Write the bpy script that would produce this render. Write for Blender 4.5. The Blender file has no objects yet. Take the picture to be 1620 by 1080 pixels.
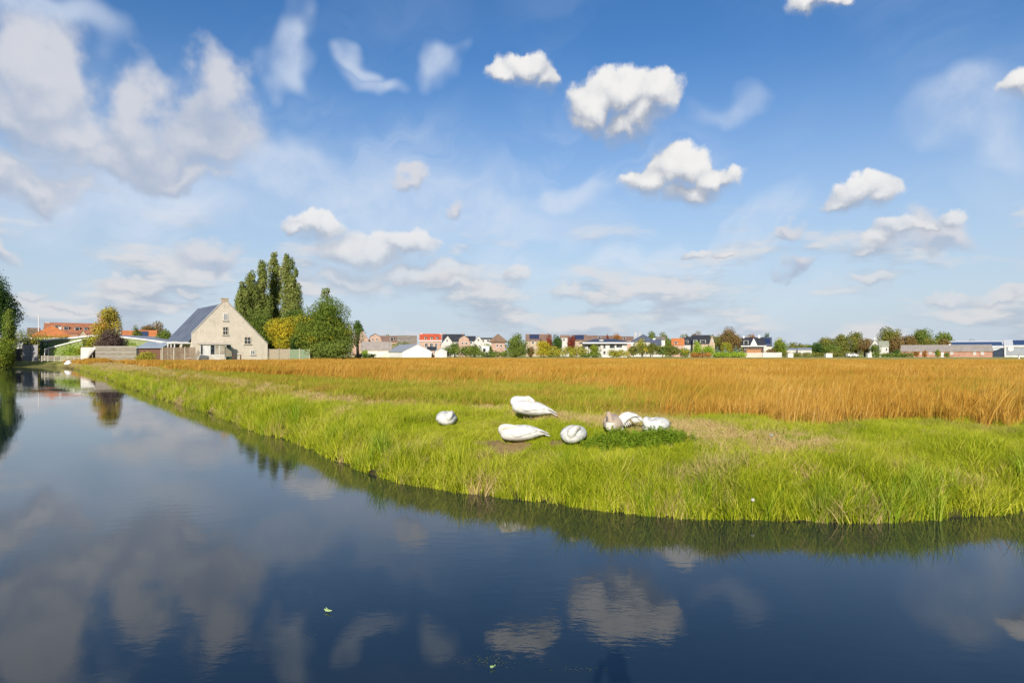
import bpy, bmesh, math, random
import numpy as np
from mathutils import Vector, Matrix

# ------------------------------------------------------------------ camera
scene = bpy.context.scene
COL = scene.collection
F = 1000.0            # focal length in photo pixels (photo 1620 x 1080)
CX, HZ = 810.0, 559.0  # optical axis column, horizon row
EYE = 2.53            # eye height above the water (water is z = 0)
cam_d = bpy.data.cameras.new('camera')
cam = bpy.data.objects.new('camera', cam_d)
COL.objects.link(cam)
cam.location = (0, 0, EYE)
cam.rotation_euler = (math.radians(90), 0, 0)
cam_d.sensor_width = 36.0
cam_d.lens = 36.0 * F / 1620.0
cam_d.shift_y = (HZ - 540.0) / 1620.0
cam_d.clip_start = 0.1
cam_d.clip_end = 20000
scene.camera = cam

scene.view_settings.view_transform = 'Standard'
scene.view_settings.look = 'None'
scene.view_settings.exposure = 0.5
scene.view_settings.gamma = 1.0
scene.view_settings.use_curve_mapping = False
scene.render.engine = 'CYCLES'
cy = scene.cycles
cy.use_denoising = True
try:
    cy.denoiser = 'OPENIMAGEDENOISE'
    cy.denoising_input_passes = 'RGB_ALBEDO_NORMAL'
except Exception:
    pass
cy.max_bounces = 6
cy.diffuse_bounces = 2
cy.glossy_bounces = 3
cy.transmission_bounces = 4
cy.transparent_max_bounces = 8
cy.caustics_reflective = False
cy.caustics_refractive = False

# ------------------------------------------------------------------ sun + sky
SUN_AZ = math.radians(180 + 9.4)     # clockwise from +Y (straight ahead)
SUN_EL = math.radians(24.2)
SUN = Vector((math.sin(SUN_AZ) * math.cos(SUN_EL), math.cos(SUN_AZ) * math.cos(SUN_EL), math.sin(SUN_EL)))
sd = bpy.data.lights.new('sun', 'SUN')
sd.energy = 4.6
sd.angle = math.radians(0.5)
sd.color = (1.0, 0.93, 0.80)
sun = bpy.data.objects.new('sun', sd)
COL.objects.link(sun)
sun.location = (-20, -40, 60)
sun.rotation_euler = SUN.to_track_quat('Z', 'Y').to_euler()

world = bpy.data.worlds.new('World')
scene.world = world
world.use_nodes = True
WT = world.node_tree
WT.nodes.clear()


class NB:
    """small helper that writes shader node graphs as expressions"""

    def __init__(self, tree):
        self.t = tree

    def node(self, kind, **kw):
        n = self.t.nodes.new(kind)
        for k, v in kw.items():
            setattr(n, k, v)
        return n

    def put(self, sock, v):
        if isinstance(v, bpy.types.NodeSocket):
            self.t.links.new(v, sock)
        elif v is not None:
            if sock.type == 'RGBA' and hasattr(v, '__len__') and len(v) == 3:
                v = (*v, 1.0)
            sock.default_value = v

    def m(self, op, a, b=None, c=None, clamp=False):
        n = self.node('ShaderNodeMath', operation=op, use_clamp=clamp)
        for i, v in enumerate((a, b, c)):
            if v is not None:
                self.put(n.inputs[i], v)
        return n.outputs[0]

    def v(self, op, a, b=None, c=None):
        n = self.node('ShaderNodeVectorMath', operation=op)
        if op == 'SCALE':
            self.put(n.inputs[0], a)
            self.put(n.inputs['Scale'], b)
        else:
            for i, x in enumerate((a, b, c)):
                if x is not None:
                    self.put(n.inputs[i], x)
        return n.outputs['Value'] if op in ('LENGTH', 'DOT_PRODUCT', 'DISTANCE') else n.outputs['Vector']

    def xyz(self, x=0.0, y=0.0, z=0.0):
        n = self.node('ShaderNodeCombineXYZ')
        for i, s in enumerate((x, y, z)):
            self.put(n.inputs[i], s)
        return n.outputs[0]

    def sep(self, v):
        n = self.node('ShaderNodeSeparateXYZ')
        self.put(n.inputs[0], v)
        return n.outputs

    def noise(self, vec, scale, detail=4.0, rough=0.5, dist=0.0, color=False, dim='3D'):
        n = self.node('ShaderNodeTexNoise', noise_dimensions=dim)
        self.put(n.inputs['Vector'], vec)
        n.inputs['Scale'].default_value = scale
        n.inputs['Detail'].default_value = detail
        n.inputs['Roughness'].default_value = rough
        n.inputs['Distortion'].default_value = dist
        return n.outputs['Color'] if color else n.outputs['Fac']

    def ramp(self, f, a, b, lo=0.0, hi=1.0, smooth=True):
        n = self.node('ShaderNodeMapRange')
        n.interpolation_type = 'SMOOTHSTEP' if smooth else 'LINEAR'
        n.clamp = True
        self.put(n.inputs['Value'], f)
        for k, x in zip(('From Min', 'From Max', 'To Min', 'To Max'), (a, b, lo, hi)):
            self.put(n.inputs[k], x)
        return n.outputs['Result']

    def mix(self, f, a, b, blend='MIX'):
        n = self.node('ShaderNodeMix', data_type='RGBA', blend_type=blend)
        self.put(n.inputs[0], f)
        self.put(n.inputs[6], a)
        self.put(n.inputs[7], b)
        return n.outputs[2]


def px_dir(px, py):
    """photo pixel -> (azimuth, elevation) in degrees"""
    x, z = (px - CX) / F, (HZ - py) / F
    return math.degrees(math.atan(x)), math.degrees(math.atan2(z, math.hypot(1, x)))


def build_sky():
    b = NB(WT)
    sky = b.node('ShaderNodeTexSky', sky_type='NISHITA', sun_disc=False)
    sky.sun_elevation = SUN_EL
    sky.sun_rotation = SUN_AZ
    sky.altitude = 0.0
    sky.air_density = 1.0
    sky.dust_density = 0.6
    sky.ozone_density = 2.2
    hs = b.node('ShaderNodeHueSaturation')
    hs.inputs['Saturation'].default_value = 1.30
    hs.inputs['Hue'].default_value = 0.507
    hs.inputs['Value'].default_value = 1.36
    b.put(hs.inputs['Color'], sky.outputs[0])
    base = hs.outputs[0]

    d = b.node('ShaderNodeTexCoord').outputs['Generated']
    dx, dy, dz = b.sep(d)
    az = b.m('MULTIPLY', b.m('ARCTAN2', dx, dy), 57.29578)
    el = b.m('MULTIPLY', b.m('ARCSINE', dz), 57.29578)
    P = b.xyz(az, el, 0.0)

    def n2(scale, detail, rough=0.5, color=False, off=(0, 0), sx=1.0, sy=1.0, dist=0.0, vec=None):
        k = 1 / 57.29578
        v = b.v('MULTIPLY_ADD', vec or P, (k * sx, k * sy, 0), (off[0] + 7.3, off[1] + 3.1, 0))
        return b.noise(v, scale, detail, rough, dist, color, dim='2D')

    def warp(scale, detail, amp, off):
        return b.v('SCALE', b.v('SUBTRACT', n2(scale, detail, 0.55, True, off), (0.5, 0.5, 0.5)), amp)

    # pale air towards the horizon
    haze = b.ramp(el, -3.0, 27.0, 0.97, 0.0)
    base = b.mix(haze, base, (5.25, 6.15, 7.35))

    W1 = warp(4.5, 3, 12.0, (0, 0))
    PW = b.v('ADD', P, W1)

    # ---- thin high veil: streaks stretched across the sky
    rot = b.node('ShaderNodeVectorRotate', rotation_type='Z_AXIS')
    b.put(rot.inputs['Vector'], PW)
    rot.inputs['Angle'].default_value = math.radians(-14)
    st = n2(7.0, 5, 0.6, vec=rot.outputs[0], sx=0.32, off=(11, 5))
    cov = n2(2.6, 2, 0.5, off=(5, 21))
    vf = b.m('MULTIPLY', b.ramp(st, 0.40, 0.72), b.ramp(cov, 0.34, 0.60))
    vf = b.m('MULTIPLY', vf, b.m('MULTIPLY', b.ramp(el, 3.0, 9.0, 0.5, 1.0), b.ramp(el, 13.0, 24.0, 0.85, 0.08)))
    base = b.mix(vf, base, (7.0, 7.8, 8.9))

    zone = [-180.0, 180.0]

    def blobs(Pv, items, k, shift):
        """items: (px, py, rx, ry) in photo pixels; returns the distance field and the same field shifted up"""
        D = D2 = None
        keep = []
        for it in items:
            a = px_dir(it[0], it[1])[0]
            r = math.degrees(it[2] / F) * 1.6 + 5.0
            if a + r > zone[0] and a - r < zone[1]:
                keep.append(it)
        items = keep or items[:1]
        for (cx, cyy, rx, ry) in items:
            a, e = px_dir(cx, cyy)
            q = math.hypot(1, (cx - CX) / F)
            ra = math.degrees(rx / F) / (q * q)
            re = math.degrees(ry / F) / q
            v = b.v('MULTIPLY_ADD', Pv, (1 / ra, 1 / re, 0), (-a / ra, -e / re, 0))
            L = b.v('LENGTH', v)
            D = L if D is None else b.m('SMOOTH_MIN', D, L, k)
            if shift:
                L2 = b.v('LENGTH', b.v('ADD', v, (0.10, shift, 0)))
                D2 = L2 if D2 is None else b.m('SMOOTH_MIN', D2, L2, k)
        return D, D2

    det = n2(26.0, 5, 0.6, off=(1, 9))

    # ---- small broken cloud rows low over the horizon
    ln = n2(13.0, 6, 0.56, sx=0.5, sy=1.6, off=(31, 2))
    thr = b.m('ADD', b.ramp(el, 0.5, 13.5, 0.40, 0.56, smooth=False), b.m('MULTIPLY', b.m('SUBTRACT', 0.5, cov), 0.35))
    la = b.ramp(b.m('SUBTRACT', ln, thr), -0.03, 0.20, 0.0, 0.80)
    ln_up = n2(13.0, 4, 0.56, sx=0.5, sy=1.6, off=(31, 2.035))
    lsh = b.ramp(b.m('SUBTRACT', ln, ln_up), -0.10, 0.12)
    lcol = b.mix(lsh, (4.3, 4.95, 6.0), (7.3, 7.2, 7.3))
    base0 = b.mix(b.m('MULTIPLY', la, b.ramp(el, 13.5, 9.0)), base, lcol)

    PS = b.v('ADD', P, b.v('ADD', b.v('SCALE', W1, 0.55), warp(15.0, 3, 4.2, (13, 8))))
    W4 = n2(6.0, 4, 0.55, off=(3, 17))
    PC = b.v('ADD', P, warp(13.0, 5, 3.2, (2, 4)))
    vor = b.node('ShaderNodeTexVoronoi', voronoi_dimensions='2D', feature='SMOOTH_F1')
    b.put(vor.inputs['Vector'], PC)
    vor.inputs['Scale'].default_value = 0.62
    vor.inputs['Smoothness'].default_value = 0.35
    bil = vor.outputs['Distance']
    # ---- the same kind of broken cumulus over the rest of the sky
    pl = b.v('SCALE', d, b.m('DIVIDE', 1.0, b.m('MAXIMUM', b.m('ADD', dz, 0.10), 0.05)))
    gn = b.noise(pl, 1.15, 5, 0.56, dim='2D')
    outside = b.m('MAXIMUM', b.ramp(b.m('ABSOLUTE', az), 44.0, 52.0), b.ramp(el, 31.0, 38.0))
    ga = b.m('MULTIPLY', b.ramp(gn, 0.56, 0.68, 0.0, 0.9), b.m('MULTIPLY', outside, b.ramp(el, 4.0, 12.0)))
    gcol = b.mix(b.ramp(gn, 0.60, 0.78), (8.2, 8.2, 8.4), (5.6, 6.1, 7.0))

    def finish(col):
        bg = b.node('ShaderNodeBackground')
        bg.inputs['Strength'].default_value = 0.071
        b.put(bg.inputs['Color'], b.mix(ga, col, gcol))
        return bg.outputs[0]

    def front(lo, hi):
        zone[:] = [lo, hi]
        base = base0
        # broad soft white veils seen in the photograph
        veil, _ = blobs(PW, [(440, 250, 130, 45), (200, 300, 300, 75), (590, 290, 190, 55), (1530, 190, 110, 50),
                             (1150, 172, 60, 22), (900, 285, 60, 26), (720, 340, 260, 60), (60, 25, 110, 40), (455, 88, 30, 45), (472, 122, 34, 26), (598, 124, 46, 18), (565, 100, 30, 16), (690, 104, 26, 28)], 0.5, 0)
        fv = b.m('MULTIPLY', b.ramp(veil, 1.3, 0.2), b.ramp(b.m('ADD', cov, b.m('MULTIPLY', det, 0.5)), 0.5, 0.95, 0.30, 0.70))
        base = b.mix(fv, base, (6.6, 7.4, 8.7))

        # ---- soft grey-white cloud bank: warped ellipses
        soft = [(55, 105, 82, 72), (25, 165, 95, 55), (105, 195, 80, 50), (215, 165, 66, 74), (235, 215, 105, 52), (345, 140, 62, 68), (325, 200, 105, 54),
                (180, 235, 150, 42), (270, 262, 110, 28), (90, 290, 75, 32), (20, 262, 60, 30), (315, 412, 45, 28), (712, 326, 22, 16), (12, 388, 34, 16),
                (1490, 366, 70, 30), (1262, 432, 40, 18), (1228, 380, 36, 11), (650, 275, 26, 14)]
        Ds, Ds2 = blobs(PS, soft, 0.45, 0.7)
        dens = b.m('ADD', b.m('SUBTRACT', 1.0, Ds), b.m('MULTIPLY', b.m('SUBTRACT', det, 0.5), 0.55))
        sa = b.ramp(dens, -0.22, 0.60, 0.0, 0.90)
        ss = b.m('ADD', b.m('SUBTRACT', Ds2, Ds), b.m('MULTIPLY', b.m('SUBTRACT', b.m('ADD', W4, b.m('MULTIPLY', det, 0.6)), 0.8), 1.2))
        scol = b.mix(b.ramp(ss, -0.65, 0.75), (4.2, 4.9, 6.2), (6.8, 6.9, 7.4))
        base = b.mix(sa, base, scol)

        # ---- cumulus: grey at the base and white on top
        hard = [(985, 152, 66, 40), (938, 172, 42, 36), (1040, 150, 32, 40), (985, 195, 46, 30), (925, 195, 26, 18), (1020, 185, 44, 34),
                (1072, 270, 52, 36), (1024, 288, 40, 26), (1128, 284, 44, 26), (1088, 304, 74, 20), (1160, 282, 20, 18),
                (838, 112, 44, 20), (866, 128, 24, 24), (800, 118, 24, 15),
                (1358, 300, 48, 22), (1338, 314, 40, 15), (1392, 306, 28, 20),
                (1425, 368, 44, 24), (1388, 388, 36, 20), (1500, 346, 26, 20), (1462, 364, 28, 15), (1368, 404, 28, 10),
                (1290, 4, 46, 13), (1322, 0, 24, 10), (1618, 142, 32, 26), (1655, 150, 40, 30),
                (500, 365, 44, 23), (470, 366, 22, 12), (575, 402, 82, 32), (640, 390, 44, 25), (660, 438, 90, 30), (560, 444, 80, 24),
                (725, 452, 36, 14), (818, 440, 24, 20), (198, 455, 36, 17), (225, 464, 30, 10), (64, 468, 24, 11), (110, 490, 34, 9),
                (305, 473, 22, 10), (1100, 407, 22, 8), (1142, 410, 16, 6), (1382, 437, 38, 10), (1500, 466, 44, 14),
                (1570, 470, 60, 12), (905, 462, 26, 13), (960, 470, 34, 10)]
        Dh, Dh2 = blobs(PC, hard, 0.22, 0.75)
        dens = b.m('SUBTRACT', 1.26, Dh)
        dens = b.m('ADD', dens, b.m('MULTIPLY', b.m('SUBTRACT', 0.45, bil), 0.30))
        dens = b.m('ADD', dens, b.m('MULTIPLY', b.m('SUBTRACT', det, 0.5), 0.55))
        sh = b.m('SUBTRACT', Dh2, Dh)
        wid = b.ramp(sh, -0.40, 0.50, 1.25, 0.40)      # ragged base, crisp top
        ha = b.ramp(dens, 0.0, wid, 0.0, 1.0)
        hs_ = b.m('ADD', sh, b.m('MULTIPLY', b.m('SUBTRACT', 0.45, bil), 0.45))
        hs_ = b.m('ADD', hs_, b.m('MULTIPLY', b.m('SUBTRACT', det, 0.5), 0.75))
        lit = b.ramp(hs_, -0.40, 0.86)
        dark = b.mix(b.ramp(el, 4.0, 14.0), (4.1, 4.7, 5.8), (3.5, 4.0, 5.0))
        hcol = b.mix(lit, dark, b.mix(b.ramp(el, 4.0, 14.0), (7.2, 7.2, 7.4), (8.9, 8.8, 8.7)))
        base = b.mix(b.m('MULTIPLY', ha, b.ramp(el, 3.0, 16.0, 0.60, 1.0)), base, hcol)

        return finish(base)

    # the sky is one function; it is only evaluated piecewise by azimuth to keep it quick
    cuts = [-48.0, -27.0, -12.0, 2.0, 16.0, 30.0, 48.0]
    clos = finish(base0)
    inside = None
    for lo, hi in reversed(list(zip(cuts[:-1], cuts[1:]))):
        c = front(lo, hi)
        if inside is None:
            inside = c
        else:
            mx = b.node('ShaderNodeMixShader')
            b.put(mx.inputs[0], b.m('GREATER_THAN', az, hi))
            WT.links.new(c, mx.inputs[1])
            WT.links.new(inside, mx.inputs[2])
            inside = mx.outputs[0]
    mx = b.node('ShaderNodeMixShader')
    b.put(mx.inputs[0], b.m('MULTIPLY', b.m('MULTIPLY', b.m('LESS_THAN', b.m('ABSOLUTE', az), 48.0), b.m('LESS_THAN', el, 38.0)), b.m('GREATER_THAN', el, -1.0)))
    WT.links.new(clos, mx.inputs[1])
    WT.links.new(inside, mx.inputs[2])
    out = b.node('ShaderNodeOutputWorld')
    WT.links.new(mx.outputs[0], out.inputs['Surface'])
    world.cycles.sampling_method = 'MANUAL'
    world.cycles.sample_map_resolution = 512


build_sky()

# ------------------------------------------------------------------ helpers
rng = np.random.default_rng(7)
random.seed(7)


def gx(px, Y):
    return (px - CX) / F * Y


def gz(py, Y):
    return EYE + (HZ - py) / F * Y


def gp(px, py, z=0.0):
    """point of the horizontal plane z seen at a photo pixel"""
    Y = (EYE - z) * F / (py - HZ)
    return gx(px, Y), Y


def link(o, parent=None):
    COL.objects.link(o)
    if parent is not None:
        o.parent = parent
    return o


def mesh_obj(name, verts, faces, mat=None, parent=None, smooth=False):
    me = bpy.data.meshes.new(name)
    me.from_pydata([tuple(map(float, v)) for v in verts], [], [tuple(int(i) for i in f) for f in faces])
    me.update()
    if mat is not None:
        me.materials.append(mat)
    if smooth:
        me.polygons.foreach_set('use_smooth', np.ones(len(me.polygons), bool))
    o = bpy.data.objects.new(name, me)
    return link(o, parent)


def quads_obj(name, V, nq, mat, parent=None, tint=None, smooth=False, tri=False):
    """fast mesh from an (N*4, 3) array of quads"""
    me = bpy.data.meshes.new(name)
    k = 3 if tri else 4
    V = np.ascontiguousarray(V, np.float32).reshape(-1, 3)
    me.vertices.add(len(V))
    me.vertices.foreach_set('co', V.ravel())
    me.loops.add(nq * k)
    me.loops.foreach_set('vertex_index', np.arange(nq * k, dtype=np.int32))
    me.polygons.add(nq)
    me.polygons.foreach_set('loop_start', np.arange(0, nq * k, k, dtype=np.int32))
    try:
        me.polygons.foreach_set('loop_total', np.full(nq, k, np.int32))
    except Exception:
        pass
    if tint is not None:
        a = me.attributes.new('tint', 'FLOAT', 'POINT')
        a.data.foreach_set('value', np.repeat(np.asarray(tint, np.float32), k))
    if smooth:
        me.polygons.foreach_set('use_smooth', np.ones(nq, bool))
    me.update()
    me.validate()
    me.materials.append(mat)
    o = bpy.data.objects.new(name, me)
    return link(o, parent)


def tag(o, label=None, cat=None, group=None, kind=None):
    if label:
        o['label'] = label
    if cat:
        o['category'] = cat
    if group:
        o['group'] = group
    if kind:
        o['kind'] = kind
    return o


def empty(name, loc, label, cat, group=None, rz=0.0):
    o = bpy.data.objects.new(name, None)
    o.empty_display_size = 0.3
    o.location = loc
    o.rotation_euler = (0, 0, rz)
    COL.objects.link(o)
    return tag(o, label, cat, group)


# ------------------------------------------------------------------ materials
MATS = {}


def mat(name, color, color2=None, scale=3.0, rough=0.8, bump=0.0, bscale=None, spec=0.3, metallic=0.0, detail=4, stretch=None, lo=0.35, hi=0.65):
    """plain surface with two colours mixed by noise and a little relief"""
    if name in MATS:
        return MATS[name]
    m = bpy.data.materials.new(name)
    m.use_nodes = True
    b = NB(m.node_tree)
    p = m.node_tree.nodes['Principled BSDF']
    co = b.node('ShaderNodeTexCoord').outputs['Object']
    if stretch:
        co = b.v('MULTIPLY', co, stretch)
    if color2 is None:
        color2 = tuple(c * 0.78 for c in color)
    n = b.noise(co, scale, detail, 0.6)
    b.put(p.inputs['Base Color'], b.mix(b.ramp(n, lo, hi), color, color2))
    p.inputs['Roughness'].default_value = rough
    p.inputs['Metallic'].default_value = metallic
    p.inputs['Specular IOR Level'].default_value = spec
    if bump:
        bn = b.node('ShaderNodeBump')
        bn.inputs['Strength'].default_value = bump
        bn.inputs['Distance'].default_value = 0.05
        b.put(bn.inputs['Height'], b.noise(co, bscale or scale * 4, 5, 0.6))
        b.put(p.inputs['Normal'], bn.outputs[0])
    MATS[name] = m
    return m


def leaf_mat(name, c1, c2, c3=None, nscale=0.5, trans=0.25, spread=0.5, world=False, c3lo=0.55, c3hi=0.7, stops=None):
    """foliage: per-leaf tint between c1 and c2, patches of c3"""
    if name in MATS:
        return MATS[name]
    m = bpy.data.materials.new(name)
    m.use_nodes = True
    t = m.node_tree
    t.nodes.clear()
    b = NB(t)
    at = b.node('ShaderNodeAttribute', attribute_name='tint').outputs['Fac']
    if world:
        co = b.node('ShaderNodeNewGeometry').outputs['Position']
    else:
        co = b.node('ShaderNodeTexCoord').outputs['Object']
    n = b.noise(co, nscale, 3, 0.6)
    f = b.m('ADD', b.m('MULTIPLY', at, spread), b.m('MULTIPLY', b.ramp(n, 0.3, 0.7), 1 - spread), clamp=True)
    col = b.mix(f, c1, c2)
    if stops:
        cr = b.node('ShaderNodeValToRGB')
        b.put(cr.inputs[0], f)
        e = cr.color_ramp.elements
        e[0].position, e[0].color = stops[0][0], (*stops[0][1], 1)
        e[1].position, e[1].color = stops[-1][0], (*stops[-1][1], 1)
        for p_, c_ in stops[1:-1]:
            q_ = e.new(p_)
            q_.color = (*c_, 1)
        col = cr.outputs[0]
    if c3 is not None:
        n3 = b.noise(b.v('ADD', co, (17.3, 5.1, 9.7)), nscale * 0.8, 3, 0.65)
        n3 = b.m('ADD', n3, b.m('MULTIPLY', b.m('SUBTRACT', at, 0.5), 0.25))
        col = b.mix(b.ramp(n3, c3lo, c3hi), col, c3)
    df = b.node('ShaderNodeBsdfDiffuse')
    b.put(df.inputs['Color'], col)
    tr = b.node('ShaderNodeBsdfTranslucent')
    b.put(tr.inputs['Color'], col)
    mx = b.node('ShaderNodeMixShader')
    mx.inputs[0].default_value = trans
    t.links.new(df.outputs[0], mx.inputs[1])
    t.links.new(tr.outputs[0], mx.inputs[2])
    out = b.node('ShaderNodeOutputMaterial')
    t.links.new(mx.outputs[0], out.inputs['Surface'])
    MATS[name] = m
    return m


# ------------------------------------------------------------------ the shape of the land
# water's edge along the field, from the far end of the channel round the corner to the cross channel
EDGE_PX = [(100, 581), (120, 585), (163, 597), (207, 615), (240, 625), (273, 637), (340, 655), (407, 683), (463, 697), (540, 729), (580, 745), (620, 759), (660, 767),
           (707, 774), (765, 781), (830, 790), (887, 794), (940, 805), (1010, 812), (1080, 818), (1160, 820), (1267, 823), (1360, 825), (1460, 821), (1540, 814), (1620, 807)]
FIELD_EDGE = [gp(a, c, 0.0) for a, c in EDGE_PX]
FIELD_EDGE += [(11.5, 10.3), (17.0, 10.0), (40.0, 10.4), (120.0, 10.5)]
WATER_POLY = FIELD_EDGE + [(120, 1.7), (20, 1.9), (4, 1.75), (-6, 1.9), (-30, 1.7), (-120, 1.8), (-120, 8), (-24, 8.5), (-20.5, 10.5), (-21, 15), (-26, 22), (-39, 39), (-53, 57), (-66, 75),
                           (-80, 92), (-92, 104), (-97.5, 111), (-97, 115.5), (-92, 117), (-86, 117)]
WP = np.array(WATER_POLY, float)


def shore(x, y):
    """signed distance to the water's edge, positive on land"""
    x = np.asarray(x, float)
    y = np.asarray(y, float)
    best = np.full(x.shape, 1e9)
    inside = np.zeros(x.shape, bool)
    n = len(WP)
    for i in range(n):
        ax, ay = WP[i]
        bx, by = WP[(i + 1) % n]
        dx, dy = bx - ax, by - ay
        t = np.clip(((x - ax) * dx + (y - ay) * dy) / (dx * dx + dy * dy), 0, 1)
        best = np.minimum(best, (x - ax - t * dx) ** 2 + (y - ay - t * dy) ** 2)
        c = ((ay > y) != (by > y))
        with np.errstate(divide='ignore', invalid='ignore'):
            xi = (bx - ax) * (y - ay) / (by - ay if by != ay else 1e-12) + ax
        inside ^= c & (x < xi)
    d = np.sqrt(best)
    return np.where(inside, -d, d)


def wob(x, y, s, seed=0):
    """cheap smooth noise in -1..1"""
    k = 0.0
    r = np.random.default_rng(100 + seed)
    for i in range(7):
        a = r.uniform(0, 6.283)
        f = s * r.uniform(0.5, 1.9)
        k = k + np.sin((x * math.cos(a) + y * math.sin(a)) * f + r.uniform(0, 6.283) + 0.8 * np.sin((x * math.sin(a) - y * math.cos(a)) * f * 0.7 + i))
    return k / 4.0


GULLY = [gp(90, 583.5, 0.3), gp(137, 592.5, 0.3)]


def ground_z(x, y, s=None):
    x = np.asarray(x, float)
    y = np.asarray(y, float)
    if s is None:
        s = shore(x, y)
    s = s + (0.10 * wob(x, y, 2.3, 1) + 0.09 * wob(x, y, 6.0, 4)) * np.clip(1 - y / 60, 0.2, 1)
    steep = np.clip((-1.0 - x) / 6.0, 0, 1)          # the long side of the field has the steeper bank
    k = 1 - 0.45 * steep
    sl = s / k
    z = np.interp(sl, [-3, -1.0, 0, 0.35, 0.9, 1.75, 2.6, 4.2, 6, 400], [-0.9, -0.5, -0.03, 0.26, 0.50, 0.70, 0.80, 0.97, 1.0, 1.0])
    near = y < 3.2
    zn = np.interp(s, [-3, -1, 0, 0.5, 1.2, 400], [-0.9, -0.5, -0.03, 0.6, 0.92, 0.93])
    z = np.where(near, zn, z)
    for (ax, ay) in GULLY:
        d2 = ((x - ax + 0.35 * (y - ay)) / 1.1) ** 2 + ((y - ay) / 6.0) ** 2
        z = z - 0.55 * np.exp(-d2) * (s > 0)
    land = np.clip(s / 1.5, 0, 1)
    z = z + land * (0.035 * wob(x, y, 1.7, 2) + 0.02 * wob(x, y, 5.0, 3)) * np.clip(1.5 - y / 80, 0.3, 1)
    z = z + 0.3 * np.clip((y - 115) / 70, 0, 1)
    z = z + 0.45 * np.exp(-((((x + 52) / 20) ** 2 + ((y - 114) / 16) ** 2) ** 2))      # the farmhouse stands on a low mound
    return z


def seg_dist(x, y, P):
    best = np.full(np.shape(x), 1e9)
    for (ax, ay), (bx, by) in zip(P[:-1], P[1:]):
        dx, dy = bx - ax, by - ay
        t = np.clip(((x - ax) * dx + (y - ay) * dy) / (dx * dx + dy * dy + 1e-12), 0, 1)
        best = np.minimum(best, (x - ax - t * dx) ** 2 + (y - ay - t * dy) ** 2)
    return np.sqrt(best)


def in_poly(x, y, P):
    ins = np.zeros(np.shape(x), bool)
    n = len(P)
    for i in range(n):
        ax, ay = P[i]
        bx, by = P[(i + 1) % n]
        c = ((ay > y) != (by > y))
        ins ^= c & (x < (bx - ax) * (y - ay) / ((by - ay) or 1e-12) + ax)
    return ins


# edge of the tall straw-coloured grass, the dry mown strip, the low weeds
GOLD_PX = [(130, 569), (160, 573), (230, 581), (300, 589), (400, 595), (500, 605), (600, 612), (700, 615), (850, 617), (950, 624), (1000, 643), (1050, 656), (1100, 666), (1250, 670), (1430, 669), (1620, 668)]
GOLD_NEAR = [gp(a, c, 1.0) for a, c in GOLD_PX]
GOLD_FAR = [(180, 96), (60, 104), (20, 118), (-10, 128), (-28, 128), (-36, 100), (-40, 97), (-60, 94), (-69, 93)]
GOLD_POLY = GOLD_NEAR + [(22, 14.0), (60, 14.5), (180, 16)] + GOLD_FAR
STRIP = [gp(a, c, 0.92) for a, c in [(120, 572), (150, 575), (230, 585), (300, 597), (400, 612), (500, 630), (600, 640), (700, 645), (800, 655), (900, 665), (1000, 673), (1100, 682), (1200, 690), (1260, 690)]]
DIRT = [(gp(800, 706, 0.66), 0.42), (gp(768, 697, 0.70), 0.30), (gp(880, 706, 0.66), 0.22)]


def zones(x, y, s):
    gold = in_poly(x + 0.5 * wob(x, y, 1.3, 5), y + 0.8 * wob(x, y, 0.9, 6), GOLD_POLY)
    sd_ = seg_dist(x, y, STRIP)
    dist = np.hypot(x, y)
    w = np.interp(dist, [12, 16, 25, 60, 110], [0.62, 0.55, 0.95, 1.9, 2.6]) * np.interp(x, [1.5, 3.2], [1.0, 2.1])
    strip = np.clip(1.5 - sd_ / w + 0.4 * wob(x, y, 2.2, 8), 0, 1)
    dirt = np.zeros(np.shape(x))
    for (c, r) in DIRT:
        q = np.hypot((x - c[0]) / (r * 1.35), (y - c[1]) / r) + 0.25 * wob(x, y, 6.0, 9)
        dirt = np.maximum(dirt, np.clip((1.15 - q) * 4, 0, 1))
    return gold, strip, dirt


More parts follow.
